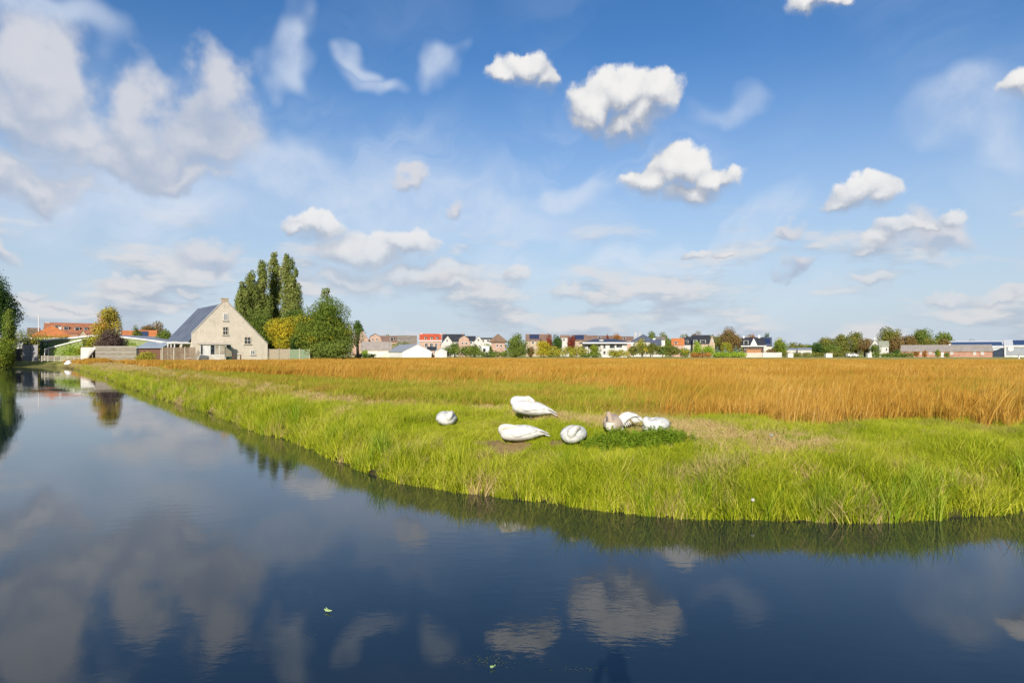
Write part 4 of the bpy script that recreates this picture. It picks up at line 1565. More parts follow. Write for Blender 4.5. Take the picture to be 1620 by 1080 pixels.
def rail_fence():
    xa, ya, z0 = at_ground(66, 120)
    xb, yb, _ = at_ground(128, 116)
    L = math.hypot(xb - xa, yb - ya)
    root = empty('rail_fence', (xa, ya, z0 - .05), 'low weathered post and rail fence in front of the green shed', 'fence', rz=math.atan2(yb - ya, xb - xa))
    for i in range(7):
        Geo().box(L * i / 6 - .07, L * i / 6 + .07, -.06, .06, 0, 1.15).build('post', WOOD_POST, root)
    for k in range(3):
        Geo().box(0, L, -.10, -.062, .28 + .33 * k, .42 + .33 * k).build('rail', WOOD_POST, root)


rail_fence()


def plank_shed():
    Y = 110.0
    x, y, z = at_ground(183.5, Y)
    w, h = (216 - 151) / F * Y, gz(548, Y) - z
    root = empty('plank_shed', (x, y, z - .05), 'long flat roofed shed of weathered grey planks by the dark purple shrub', 'shed')
    Geo().box(-w / 2 + .03, w / 2 - .03, .03, 3.0, 0, h - .05).build('wall', WOOD_GREY, root)
    n = 10
    for k in range(n):
        hs = (h - .1) / n
        o = random.uniform(0, .012)
        Geo().box(-w / 2, w / 2, -.02 - o, .028, k * hs + .015, k * hs + hs - .015).build('plank', WOOD_GREY if k % 3 else mat('weathered_board_pale', (0.36, 0.33, 0.28), (0.22, 0.19, 0.15), scale=2.2, rough=.9, stretch=(.5, 1, 9)), root)
    Geo().box(-w / 2 - .2, w / 2 + .2, -.25, 3.2, h - .045, h + .09).build('roof', mat('pale_roof_edge', (0.52, 0.47, 0.40), (0.40, 0.36, 0.30), rough=.9), root)


plank_shed()


def tarp():
    Y = 112.0
    x, y, z = at_ground(128, Y)
    w, h = 25 / F * Y, gz(549.5, Y) - z
    root = empty('tarpaulin_shelter', (x, y, z - .03), 'timber frame shelter with pale grey tarpaulin draped over one side', 'shelter')
    V, Fc = [], []
    nx, nz = 10, 12
    for j in range(nz + 1):
        t = j / nz
        wid = w * (0.42 + 0.58 * t ** 1.6)
        for i in range(nx + 1):
            u = i / nx
            V.append((u * wid, -.15 * math.sin(u * 9 + t * 3) * .5 + .35 * math.sin(math.pi * u) * (1 - t) * -.8, h * t))
    for j in range(nz):
        for i in range(nx):
            a = j * (nx + 1) + i
            Fc.append((a, a + 1, a + nx + 2, a + nx + 1))
    o = mesh_obj('tarpaulin', V, Fc, mat('grey_tarp', (0.56, 0.54, 0.50), (0.45, 0.43, 0.40), scale=1.2, rough=.7), root, True)
    o.modifiers.new('thickness', 'SOLIDIFY').thickness = 0.02
    for i in range(4):
        Geo().box(w * i / 3 - .06, w * i / 3 + .06, .25, .37, 0, h).build('post', WOOD_GREY, root)
    Geo().box(-.1, w + .1, .2, 2.2, h + .002, h + .1).build('roof', WOOD_GREY, root)
    Geo().box(0, w, 2.0, 2.1, 0, h - .002).build('back_wall', WOOD_BROWN, root)


tarp()


def tin_shed():
    Y = 108.0
    x, y, z = at_ground(238, Y)
    w, h = 36 / F * Y, gz(549, Y) - z
    root = empty('tin_roof_shed', (x, y, z - .05), 'reddish brown shed with a blue grey corrugated roof next to the plank shed', 'shed')
    Geo().box(-w / 2, w / 2, 0, 2.6, 0, h).build('wall', WOOD_BROWN, root)
    n = 7
    for k in range(n):
        Geo().box(-w / 2 + .002, w / 2 - .15, -.03, -.002, h * k / n + .02, h * (k + 1) / n - .02).build('plank', WOOD_BROWN, root)
    Geo().prism([(-.45, h - .12), (2.8, h + .95), (2.8, h + 1.03), (-.45, h - .04)], -w / 2 - .25, w / 2 + .3, 'x').build('roof', rib_mat('blue_grey_sheet', (0.30, 0.35, 0.40), (0.24, 0.28, 0.33), pitch=.25, rough=.45), root)
    Geo().box(w / 2 - .14, w / 2 - .01, -.10, -.004, 0, h).build('corner_post', WOOD_POST, root)
    Geo().box(-w / 2 - .55, -w / 2 - .01, .3, .38, 0, h - .3).build('door', DARK, root)


tin_shed()


def green_shed():
    Y = 135.0
    x0, x1 = gx(63, Y), gx(262, Y)
    xa = gx(163, Y)
    z0 = at_ground(163, Y)[2] - .05
    zl, zr, za = gz(540, Y) - z0, gz(541.5, Y) - z0, gz(530, Y) - z0
    root = empty('green_shed', ((x0 + x1) / 2, Y, z0), 'very wide low green corrugated shed with white roof edges behind the autumn tree', 'shed')
    c = (x0 + x1) / 2
    a, b_, m_ = x0 - c, x1 - c, xa - c
    Geo().prism([(a, 0), (b_, 0), (b_, zr), (m_, za), (a, zl)], 0, 22, 'y').build('wall', GREEN_SHED, root)
    roof = Geo().prism([(a - .3, zl - .02), (m_, za + .004), (b_ + .3, zr - .02), (b_ + .3, zr + .16), (m_, za + .2), (a - .3, zl + .16)], -.25, 22.3, 'y').build('roof', R_SHEET, root)
    Geo().prism([(a - .3, zl - .1), (m_, za - .1), (b_ + .3, zr - .1), (b_ + .3, zr + .19), (m_, za + .23), (a - .3, zl + .19)], -.30, -.252, 'y').build('fascia', WHITE, roof)
    for q in (0.1, 1.3):
        Geo().box(a + q, a + q + .22, -.12, -.004, 0, zl - .12).build('corner_trim', WHITE, root)
    # lower lean-to in front
    lx = lambda px, yy: gx(px, yy) - c
    Y2 = 129.0
    xa2, xb2 = lx(78, Y2), lx(131, Y2)
    za2, zb2 = gz(551, Y2) - z0, gz(536.5, Y2) - z0
    Geo().prism([(xa2, 0), (xb2, 0), (xb2, zb2 - .2), (xa2, za2 - .1)], -6, -.01, 'y').build('lean_to_wall', GREEN_SHED, root)
    lr = Geo().prism([(xa2 - .3, za2 - .1), (xb2, zb2 - .19), (xb2, zb2), (xa2 - .3, za2 + .1)], -6.2, -.3, 'y').build('lean_to_roof', R_SHEET, root)
    Geo().prism([(xa2 - .3, za2 - .14), (xb2, zb2 - .22), (xb2, zb2 + .03), (xa2 - .3, za2 + .13)], -6.26, -6.202, 'y').build('fascia', WHITE, lr)
    d0, d1 = lx(70, Y2), lx(77.5, Y2)
    dh = gz(551.5, Y2) - z0
    g = Geo().box(d0, d0 + .13, -6.0, -5.9, 0, dh).box(d1 - .13, d1, -6.0, -5.9, 0, dh).box(d0, d1, -6.01, -5.89, dh - .13, dh + .02).box(d0 + .13, d1 - .13, -5.99, -5.91, .9, 1.02)
    dr = g.build('door', WHITE, root)
    Geo().box(d0 + .13, d1 - .13, -5.96, -5.93, 1.02, dh - .13).build('pane', GLASS, dr)


green_shed()
hedge('bright green climber hedge growing on the green shed wall', 103, 129, 541, 121, 'lime', depth=1.6)


def bale():
    x, y, z = at_ground(108.5, 114)
    V, Fc = [], []
    n, k = 14, 8
    r = random.Random(4)
    for j in range(k + 1):
        t = j / k
        for i in range(n):
            a = 6.283 * i / n
            q = math.sin(math.pi * (0.12 + .88 * (1 - t)) * .5) * (1 + .1 * r.uniform(-1, 1))
            V.append((math.cos(a) * .68 * q, math.sin(a) * .5 * q, .72 * t ** .8))
    for j in range(k):
        for i in range(n):
            Fc.append((j * n + i, j * n + (i + 1) % n, (j + 1) * n + (i + 1) % n, (j + 1) * n + i))
    Fc.append(tuple(range(k * n, k * n + n)))
    o = mesh_obj('covered_heap', V, Fc, mat('white_sheet', (0.74, 0.74, 0.74), (0.58, 0.58, 0.6), scale=3, rough=.5, bump=.5, bscale=6), None, True)
    o.location = (x, y, z - .02)
    tag(o, 'white plastic covered heap by the post and rail fence', 'heap')


bale()


def yard_bits():
    # garden bench by the gable and a leaning board
    x, y, z = at_ground(375, 108)
    root = empty('garden_bench', (x, y, z), 'dark low wooden bench standing against the stone gable', 'bench', rz=math.radians(40))
    Geo().box(-.75, .75, -.2, .2, .78, .86).build('seat', WOOD_BROWN, root)
    for s_ in (-.6, .6):
        Geo().box(s_ - .05, s_ + .05, -.18, .18, 0, .778).build('leg', WOOD_BROWN, root)
    x, y, z = at_ground(356, 104.5)
    root = empty('wire_frame', (x, y, z), 'small dark framed lean-to cage beside the porch door', 'cage', rz=math.radians(40))
    g = Geo()
    for q in (0, 1.1):
        g.tube([(q, 0, 0), (q, 0, 2.3 - q * .75)], [.045, .045], 6)
    g.tube([(0, 0, 2.28), (1.15, 0, 1.45)], [.04, .04], 6).tube([(0, 0, .6), (1.1, 0, .6)], [.035, .035], 6)
    g.build('frame', mat('dark_metal', (0.07, 0.07, 0.06), rough=.6), root)
    Geo().prism([(.05, .62), (1.05, .62), (1.05, 1.45), (.05, 2.2)], -.01, .01, 'y').build('netting', mat('cage_net', (0.28, 0.25, 0.18), (0.2, 0.18, 0.13), scale=9), root)
    x, y, z = at_ground(313, 100.5)
    root = empty('timber_pile', (x, y, z), 'leaning grey boards propped against the end of the woven fence', 'timber', rz=math.radians(20))
    for k in range(4):
        Geo().prism([(-.9 + k * .16, 0), (-.78 + k * .16, 0), (.12 + k * .1, 1.75 - .1 * k), (0 + k * .1, 1.75 - .1 * k)], k * .07, k * .07 + .05, 'y').build('board', WOOD_GREY, root)


yard_bits()
# flagpole
x_, y_, z_ = at_ground(61, 190)
fp = empty('flagpole', (x_, y_, z_), 'slim white flagpole rising above the orange hipped roof', 'flagpole')
Geo().tube([(0, 0, 0), (0, 0, 6), (0, 0, gz(499, 190) - z_)], [.16, .14, .10], 8).build('pole', WHITE, fp)
Geo().tube([(0, 0, gz(499, 190) - z_ + .003), (0, 0, gz(499, 190) - z_ + .15)], [.14, .12], 8).build('finial', WHITE, fp)

# ------------------------------------------------------------------ trees round the farmhouse and along the water
G_POP = 'poplars behind the farmhouse'
for (a, c, t, Yp, lab) in [(421, 446, 400, 139, 'tallest narrow poplar of the group behind the farmhouse'),
                           (439, 473, 404, 137, 'broad topped tall poplar just beside the tallest one'),
                           (401, 430, 415, 134, 'poplar with pointed top between the tallest and the low one'),
                           (381, 413, 433, 132, 'lower leafy poplar rising from the farmhouse roof line'),
                           (371, 398, 448, 130, 'shortest poplar at the farmhouse chimney side of the group'),
                           (453, 479, 428, 133, 'short outer poplar next to the yellow green tree')]:
    tree('poplar_tree', lab, a, c, t, 566, Yp, 'poplar', 'poplar', stem=0.10, group=G_POP, leaf=2.0, dens=3.0, limbs=10)
tree('leafy_tree', 'dark green bushy tree filling the foot of the poplars', 384, 452, 492, 566, 127, 'mid', 'round', stem=0.05, leaf=2.0, dens=2.2)
tree('leafy_tree', 'small dark tree between poplars and big green tree', 440, 482, 480, 566, 128, 'dark', 'round', stem=0.06, leaf=2.0, dens=2.0)
tree('yellowing_tree', 'yellow leaved spreading tree in front of the poplars', 428, 494, 490, 562, 119, 'yellow', 'bush', stem=0.12, leaf=2.0, dens=2.4)
tree('broad_tree', 'big dense green tree beside the netting fence', 462, 566, 474, 566, 113, 'bigdark', 'round', stem=0.02, leaf=1.9, dens=2.4, depth=11)
tree('broad_tree', 'pointed olive green top crown rising out of the big tree', 478, 556, 457, 566, 115, 'bigdark', 'cone', stem=0.15, leaf=1.9, dens=2.4)
tree('leafy_bush', 'dark evergreen bush under the big green tree', 486, 566, 516, 566, 111, 'mid', 'bush', stem=0.0, cat='bush', leaf=1.9, dens=2.4)
tree('leafy_bush', 'dark rounded bush between netting fence and yellow tree', 455, 500, 523, 566, 113, 'dark', 'bush', stem=0.0, cat='bush', leaf=1.8, dens=2.2)
tree('pine_tree', 'thin dark pine with a flat ragged top by the pink brick gable', 556, 577, 506, 562, 165, 'dark', 'sparse', stem=0.6, leaf=1.9, dens=1.5)
tree('waterside_tree', 'large dark tree overhanging the far end of the channel', -75, 22, 424, 574, 122, 'dark', 'round', stem=0.10, leaf=2.2, dens=1.8)
tree('waterside_tree', 'small ragged dark tree beside the white gate', 0, 28, 488, 574, 120, 'mid', 'sparse', stem=0.15, leaf=2.0, dens=2.0)
tree('waterside_bush', 'yellow green bush at the water under the dark tree', -20, 24, 528, 574, 116, 'bigmix', 'bush', stem=0.0, cat='bush', leaf=1.9, dens=2.2)
tree('waterside_bush', 'dark shaded bush low at the end of the channel', -30, 14, 548, 576, 118.5, 'mid', 'bush', stem=0.0, cat='bush', leaf=1.9, dens=2.4)
tree('autumn_tree', 'tall sparse autumn tree with yellow and orange leaves above the plank shed', 143, 198, 474, 556, 120, 'autumn', 'sparse', stem=0.18, leaf=1.8, dens=1.15, limbs=12)
tree('autumn_tree', 'low yellowish tree filling behind the tarpaulin shelter', 128, 178, 526, 556, 122, 'yolive', 'bush', stem=0.05, leaf=1.9, dens=2.0)
tree('purple_shrub', 'dark purple leaved shrub rising behind the plank shed', 154, 203, 517, 560, 116, 'purple', 'bush', stem=0.05, cat='bush', leaf=1.8, dens=2.4)
tree('leafy_bush', 'small green bush between purple shrub and blue grey roof', 200, 218, 538, 562, 115, 'lime', 'bush', stem=0.0, cat='bush', leaf=1.7, dens=2.0)
tree('leafy_bush', 'yellowish scrub at the foot of the tin roofed shed', 214, 254, 556, 566, 101, 'yolive', 'bush', stem=0.0, cat='bush', leaf=1.4, dens=2.0)
hedge('dark garden hedge behind the pale slatted gate', 34, 66, 533, 132, 'dark', depth=3)
hedge('autumn coloured garden shrubs below the orange hipped roof', 56, 112, 528.5, 160, 'yolive', depth=3)
hedge('olive garden trees beside the dark roofed bungalow', 22, 52, 518, 165, 'olive', depth=4)
tree('garden_tree', 'small dark green tree beside the roof with solar panels', 207, 224, 514, 545, 175, 'mid', 'round', leaf=1.8, dens=2.2)
tree('garden_tree', 'rounded brownish tree behind the roof with solar panels', 223, 258, 506, 550, 200, 'brown', 'round', leaf=1.8, dens=2.2)
tree('garden_tree', 'green tree close to the farmhouse slate roof', 246, 276, 517, 552, 150, 'mid', 'round', leaf=1.8, dens=2.2, stem=.05)

# ------------------------------------------------------------------ houses beyond the green shed
house('hipped_house', 'bungalow with wide orange hipped roof beside the flagpole', 48, 114, 185, 533, 514.5, 'eave', 11, CREAM, R_ORANGE, shape='hip', chim=[(92, 96, 516, WHITE)])
house('apartment_block', 'long block with brown tiled mansard roof and white dormer windows', 70, 178, 265, 527, 511.5, 'eave', 12, BRICK_RED, tile_mat('rust_tiles', (0.36, 0.15, 0.08), (0.27, 0.11, 0.06)),
      dorm=[(100.5, 108, 517, 522), (118, 125.5, 517.5, 522.5), (132.5, 138, 518, 522), (86, 92, 515, 519)], chim=[(71, 77, 510.5, WHITE)])
house('gabled_house', 'small orange roofed gable house with white verge behind the green shed', 124, 138, 200, 531, 522, 'gable', 9, BRICK_TAN, R_ORANGE)
house('gabled_house', 'orange roofed house half hidden by the autumn tree', 192, 214, 205, 532, 523.5, 'eave', 9, BRICK_TAN, R_ORANGE)
house('solar_roof_house', 'orange roofed house with blue solar panels beyond the tin roofed shed', 213, 247, 190, 538, 523, 'eave', 10, PLASTER, R_ORANGE, solar=(.1, .62, .3, .85, 4, 2), wins=[(236, 241, 540, 545)])
house('dark_roof_bungalow', 'bungalow with dark roof seen past the flagpole', 43, 62, 230, 528, 519, 'eave', 9, CREAM, R_BROWN)
house('pink_house', 'pale pink gable showing behind the waterside tree', 3, 17, 210, 526, 511, 'gable', 9, BRICK_PINK, R_BROWN)

# ------------------------------------------------------------------ the village, from the white barn eastward
house('brick_house', 'tall pink brick gable half hidden by the big green tree', 556, 583, 235, 537, 517.5, 'gable', 11, BRICK_PINK, R_BROWN, wins=[(572.5, 575, 529.5, 533, 0)])
house('gambrel_house', 'pink brick house with rounded gambrel gable and two windows', 582.5, 604.5, 240, 541, 528, 'gable', 10, BRICK_PINK, R_DARK, shape='gambrel', wins=[(588.5, 591, 534.5, 539.5, 0), (595, 597.5, 534.5, 539.5, 0)])
house('terrace_house', 'long low brown roofed terrace behind the gambrel house', 600, 632, 275, 540, 531.5, 'eave', 9, BRICK_PINK, R_BROWN, dorm=[(617, 623, 534, 538.5)])
house('grey_roof_house', 'house with plain grey brown roof behind the white barn', 629, 659, 250, 544.5, 531, 'eave', 9, BRICK_PINK, R_GREYB, wins=[(635, 638, 547, 551)], dorm=[(630.5, 633, 536, 538.5), (643.5, 646, 536, 538.5)])
house('brown_barn', 'barn with weathered brown sheet roof beside the white barn', 571, 619, 212, 553.5, 541, 'eave', 10, CREAM, R_FIBRE, cat='barn')


def white_barn():
    Y = 200.0
    xg0, xg1, xa = gx(637, Y), gx(682.5, Y), gx(659.5, Y)
    z0 = at_ground(650, Y)[2] - .05
    zE, zR = gz(556, Y) - z0, gz(544.6, Y) - z0
    ang = math.radians(18)
    root = empty('white_barn', (xg0, Y, z0), 'white walled barn with grey sheet roof at the edge of the straw field', 'barn', rz=0)
    w = xg1 - xg0
    L = gx(637, Y) - gx(586, Y)
    ribw = rib_mat('white_sheet_wall', (0.70, 0.69, 0.67), (0.60, 0.59, 0.57), pitch=.5, rough=.6)
    # the barn stands askew: its long side runs away from the gable
    D, S = 15.0, -(L - 0.2 * L)
    V = [(0, 0, 0), (w, 0, 0), (w, 0, zE), (w / 2, 0, zR), (0, 0, zE)]
    V2 = [(x_ + S, D, z_) for x_, y__, z_ in V]
    g = Geo().add(V + V2, [(0, 1, 2, 3, 4), (9, 8, 7, 6, 5), (0, 4, 9, 5), (1, 6, 7, 2), (0, 5, 6, 1), (4, 3, 8, 9), (3, 2, 7, 8)])
    g.build('wall', ribw, root)
    o, t = .3, .12
    sl = (zR - zE) / (w / 2)
    P_ = [(-o, zE - o * sl), (w / 2, zR), (w + o, zE - o * sl)]
    prof = [(a, c + t) for a, c in P_] + [(a, c + .004) for a, c in reversed(P_)]
    A = [(a - S * .015, -.25, c) for a, c in prof]
    B_ = [(a + S * 1.015, D + .25, c) for a, c in prof]
    n = len(prof)
    rf = Geo().add(A + B_, [tuple(range(n)), tuple(range(2 * n - 1, n - 1, -1))] + [((i + 1) % n, i, n + i, n + (i + 1) % n) for i in range(n)]).build('roof', R_SHEET, root)
    Geo().box(w * .62, w * .62 + .9, -.08, -.004, 0, 2.1).build('door', mat('pale_door', (0.55, 0.55, 0.54), rough=.5), root)


white_barn()
house('white_garage', 'small white garage with grey door beside the white barn', 688, 707, 196, 555.5, 551, 'gable', 7, PLASTER, R_SHEET, cat='garage', doors=[(693, 703, 556, mat('grey_garage_door', (0.48, 0.50, 0.52), (0.42, 0.44, 0.46), rough=.5))])
house('brick_outhouse', 'low brick outhouse with dark flat roof joining barn and garage', 676, 690, 203, 553.5, 549, 'eave', 6, BRICK_PINK, R_DARK, cat='outhouse', wins=[(682.5, 685.5, 557.5, 561, 0)])
house('red_roof_house', 'pink brick house with bright red mansard roof and three dormers', 664, 698, 243, 538.5, 528.5, 'eave', 9, BRICK_PINK, R_RED, dorm=[(671.5, 674.5, 533, 537), (681, 684, 533, 537), (690, 693, 533, 537)],
      wins=[(672, 677, 542.5, 549), (680, 685, 542.5, 549), (688, 692, 542.5, 549)], chim=[(665, 667.5, 527, WHITE), (696, 698, 527.5, WHITE)], trim=WHITE)
house('white_house', 'white gable house with dark roof next to the red roofed house', 698, 718, 238, 544, 531, 'gable', 9, PLASTER, R_DARK, wins=[(706, 708.5, 536.5, 541, 0)])
house('dark_roof_house', 'wide house with charcoal roof rising behind the white gable', 700, 735, 270, 540, 529, 'eave', 10, PLASTER, R_DARK, wins=[(712, 716, 541, 545), (722, 726, 541, 545)], chim=[(700, 702, 526.5, BRICK_PINK), (731, 733, 526.5, BRICK_PINK)])
house('gambrel_house', 'brown roofed gambrel house with pink brick front beside the white gable', 724, 744, 236, 545, 531, 'gable', 10, BRICK_PINK, R_GREYB, shape='gambrel', wins=[(730, 733, 541, 545, 0), (736, 739, 541, 545, 0)])
house('white_house', 'small white fronted house with dark blue roof past the gambrel house', 737, 752, 275, 539, 532, 'eave', 8, PLASTER, R_DARK, wins=[(743, 747, 540, 544)])
house('white_house', 'white gable with grey roof set between dark roofs', 750, 764, 262, 540, 531.5, 'gable', 9, PLASTER, R_GREYB, wins=[(755.5, 758, 536, 540, 0)])
house('white_house', 'long white fronted terrace with flat dark roof', 758, 790, 290, 536.5, 534.5, 'eave', 9, PLASTER, R_DARK, shape='flat', wins=[(762, 766, 537, 541), (770, 774, 537, 541), (778, 782, 537, 541)])
boxed('white_trailer', 'white caravan like trailer parked beside the thatched house', 'trailer', 761, 774, 547, 205, 2.4, WHITE, details=lambda r_, w, h: [window(r_, -w * .3, w * .1, h * .45, h * .8), Geo().tube([(-w * .25, .4, .32), (-w * .25, .6, .32)], [.32, .32], 12).build('wheel', DARK, r_), Geo().tube([(w * .25, .4, .32), (w * .25, .6, .32)], [.32, .32], 12).build('wheel', DARK, r_)])
house('thatched_house', 'house with steep pointed brown thatched roof and pink brick wall', 777, 799, 215, 541, 527.5, 'eave', 6, BRICK_PINK, tile_mat('thatch', (0.23, 0.15, 0.10), (0.16, 0.105, 0.07), row=.5, rough=.95), ov=.7, th=.35, shape='hip', wins=[(785, 788, 544, 549, 0), (791, 794.5, 545, 549, 0)])
house('tan_brick_house', 'tan brick end house with black solar roof behind the yellow tree', 832, 854, 255, 538.5, 529, 'eave', 9, BRICK_TAN, R_BROWN, solar=(.25, .95, .15, .9, 4, 2), wins=[(841, 845, 539.5, 544), (848, 851, 539.5, 544)])
house('terrace_house', 'brown roofed terrace house adjoining the tan brick end house', 853, 872, 262, 538, 529, 'eave', 9, BRICK_TAN, R_BROWN, chim=[(858, 860, 527, BRICK_PINK)])
house('white_house', 'white walled house between the two red maples', 887, 900, 258, 534, 530.5, 'eave', 8, PLASTER, R_BROWN, shape='flat', wins=[(890, 894, 535.5, 539)])
house('solar_roof_house', 'brick house with black solar panels beside the dark red maple', 907, 928, 250, 539, 530, 'eave', 9, BRICK_TAN, R_BROWN, solar=(.08, .8, .12, .9, 5, 2))
house('terrace_house', 'brown roofed terrace behind the white villa', 926, 944, 270, 538, 531, 'eave', 9, BRICK_PINK, R_BROWN)
house('terrace_house', 'pink brick terrace with white gable end above the white villa roof', 943, 974, 285, 537, 531.5, 'eave', 9, BRICK_PINK, R_BROWN, dorm=[(946, 951, 532, 536)])
house('terrace_house', 'low distant brown terrace behind the slate roofed house', 972, 1002, 292, 538, 532.5, 'eave', 9, BRICK_PINK, R_BROWN, dorm=[(986, 990, 534, 537)])


def villa():
    Y = 205.0
    x0, x1 = gx(926, Y), gx(996, Y)
    z0 = at_ground(960, Y)[2] - .05
    c = (x0 + x1) / 2
    h = lambda py: gz(py, Y) - z0
    l = lambda px: gx(px, Y) - c
    root = empty('white_villa', (c, Y, z0), 'modern white villa with wide dark blue hipped roof', 'house')
    Geo().box(l(950), l(992), 0, 9, 0, h(543)).build('wall', PLASTER, root)
    Geo().box(l(926), l(949.9), 1.0, 9, 0, h(543)).build('wing', PLASTER, root)
    a, b_, zE, zR = l(921), l(1001), h(543), gz(536, Y + 4.5) - z0
    V = [(a, -1.2, zE + .004), (b_, -1.2, zE + .004), (b_, 10, zE + .004), (a, 10, zE + .004), (a, -1.2, zE + .3), (b_, -1.2, zE + .3), (b_, 10, zE + .3), (a, 10, zE + .3), (a + 4.8, 4.4, zR), (b_ - 4.8, 4.4, zR)]
    rf = Geo().add(V, [(0, 3, 2, 1), (0, 1, 5, 4), (1, 2, 6, 5), (2, 3, 7, 6), (3, 0, 4, 7), (4, 5, 9, 8), (5, 6, 9), (6, 7, 8, 9), (7, 4, 8)]).build('roof', tile_mat('blue_tiles', (0.055, 0.065, 0.10), (0.04, 0.047, 0.075), rough=.4), root)
    Geo().box(a - .02, b_ + .02, -1.26, -1.202, zE - .1, zE + .32).build('fascia', WHITE, root)
    Geo().box(l(949), l(955.5), 1.2, 2.4, zE + .3, h(537)).build('chimney', PLASTER, rf)
    for q in ((954.5, 957.8, 544.5, 551), (964.5, 972.5, 544.5, 550.5), (954.5, 957.8, 555.5, 560), (975, 984, 545, 549.5), (931, 939, 546, 552), (967, 974, 555, 560)):
        window(root, l(q[0]), l(q[1]), h(q[3]), h(q[2]), y=0 if q[0] > 950 else 1.0, cross=1, frame=mat('grey_frame', (0.12, 0.12, 0.13), rough=.5))


villa()
house('slate_house', 'large house with dark slate roof and two grey chimneys', 998, 1038, 240, 541, 528.5, 'eave', 10, PLASTER, R_SLATE, chim=[(1004, 1007, 525, GREYWALL), (1011, 1014, 525.5, GREYWALL)], wins=[(1001, 1005, 542, 546), (1010, 1014, 542, 546)], shape='hip')
house('slate_house', 'white side wing with dark roof joined to the slate roofed house', 1030, 1046, 232, 546, 537, 'eave', 8, PLASTER, R_SLATE, chim=[(1033, 1037, 535, WHITE)], wins=[(1039, 1043, 547.5, 550)])
house('pale_house', 'small pale pink house among the hillside trees', 1039, 1052, 275, 537.5, 533, 'eave', 8, CREAM, R_GREYB, wins=[(1044, 1047, 538, 541)])
house('orange_roof_house', 'low house with bright orange roof and one white dormer', 1063, 1082, 235, 545, 535.5, 'eave', 9, BRICK_PINK, R_ORANGE, dorm=[(1067, 1071.5, 541, 544.5)])
house('black_roof_house', 'house with black roof and white dormer next to the orange roof', 1081, 1096, 240, 544.5, 533, 'eave', 9, PLASTER, R_DARK, dorm=[(1082, 1089, 538, 543)], chim=[(1082, 1085, 533, WHITE)])
house('black_roof_house', 'wide black roofed house with white dormers and brick gable', 1096, 1123, 232, 543, 530.5, 'eave', 9, BRICK_TAN, R_DARK, dorm=[(1097, 1103, 537.5, 542.5), (1107.5, 1116.5, 537.5, 542.5)], wins=[(1100, 1104, 545, 549)])
house('brick_gable', 'tan brick gable with two pale windows beside the black roof', 1122, 1131, 228, 544, 530, 'gable', 9, BRICK_TAN, R_DARK, wins=[(1123.5, 1125, 537, 541, 0), (1127, 1128.6, 537, 541, 0)])


def dark_villa():
    Y = 215.0
    root = house('dark_roof_villa', 'low dark roofed villa with tall white triangular dormer', 1176, 1208, Y, 547, 534.5, 'eave', 11, mat('dark_brickwork', (0.10, 0.07, 0.06), (0.07, 0.05, 0.045), rough=.9), R_DARK, ov=.8, trim=WHITE, dorm=[(1176.5, 1184, 538, 545)],
                 chim=[(1175.5, 1178, 531, WHITE), (1200, 1203.5, 530, WHITE)], wins=[(1178, 1184, 549, 553), (1194, 1202, 549, 553)])
    c = gx(1192, Y)
    z0 = root.location.z
    h = lambda py: gz(py, Y) - z0
    k_ = math.cos(math.atan2(c, Y))
    g = Geo().prism([((gx(1187, Y) - c) * k_, h(546)), ((gx(1198, Y) - c) * k_, h(546)), ((gx(1192.3, Y) - c) * k_, h(535))], -.78, 4.5, 'y')
    g.build('gable_dormer', WHITE, root)
    house('solar_wing', 'wing with blue solar roof joined to the dark roofed villa', 1206, 1221, 219, 547, 534, 'eave', 10, CREAM, R_SLATE, solar=(.1, .9, .15, .85, 4, 3), chim=[(1209.5, 1212, 537, WHITE)])


dark_villa()
house('garden_shed', 'orange brown timber shed in front of the dark roofed villa', 1181, 1204, 205, 552, 550.5, 'eave', 4, mat('orange_timber', (0.40, 0.20, 0.09), (0.30, 0.15, 0.07), scale=2, stretch=(6, 1, .6)), R_BROWN, shape='flat', cat='shed')
boxed('garden_wall', 'low pale pink garden wall in front of the orange timber shed', 'wall', 1178, 1206, 557.5, 200, .4, mat('pink_wall', (0.55, 0.45, 0.38), (0.46, 0.38, 0.32), scale=.8))
boxed('garden_wall', 'low white garden wall ending at the round green tree', 'wall', 1206.6, 1237, 557.3, 200, .4, PLASTER)
house('greenhouse', 'distant white greenhouse with dark roof band behind trees', 1243, 1262, 300, 553.5, 551, 'eave', 10, PLASTER, R_SHEET, cat='greenhouse')
house('greenhouse', 'second distant white greenhouse before the tall tree group', 1262, 1284, 295, 553.5, 550.5, 'eave', 12, PLASTER, R_SHEET, cat='greenhouse')
for (a, c, t, lab) in [(1247, 1255, 558.5, 'small cream box cabinet near the white garden wall'), (1307, 1317, 558.6, 'pale box container below the tall tree group'), (1373, 1379, 558.5, 'small cream cabinet by the white farm cottage')]:
    boxed('utility_cabinet', lab, 'cabinet', a, c, t, 196, 1.2, CREAM)


def vehicle(label, px0, px1, Y, m, name='white_van'):
    x, y, z = at_ground((px0 + px1) / 2, Y)
    w = (px1 - px0) / F * Y
    root = empty(name, (x, y, z), label, 'van', 'vans parked before the hedge')
    h = 1.25
    Geo().prism([(-w / 2, .3), (w / 2, .3), (w / 2, h * .62), (w / 2 - .5, h * .70), (w / 2 - .85, h), (-w / 2 + .08, h), (-w / 2, h * .8)], 0, 1.6, 'y').build('body', m, root)
    Geo().prism([(w / 2 - .95, h * .66), (w / 2 - .58, h * .68), (w / 2 - .9, h * .95), (w / 2 - 1.2, h * .95)], -.02, -.003, 'y').build('window', GLASS, root)
    for s_ in (-w * .3, w * .3):
        Geo().tube([(s_, -.03, .28), (s_, .18, .28)], [.28, .28], 12).build('wheel', DARK, root)


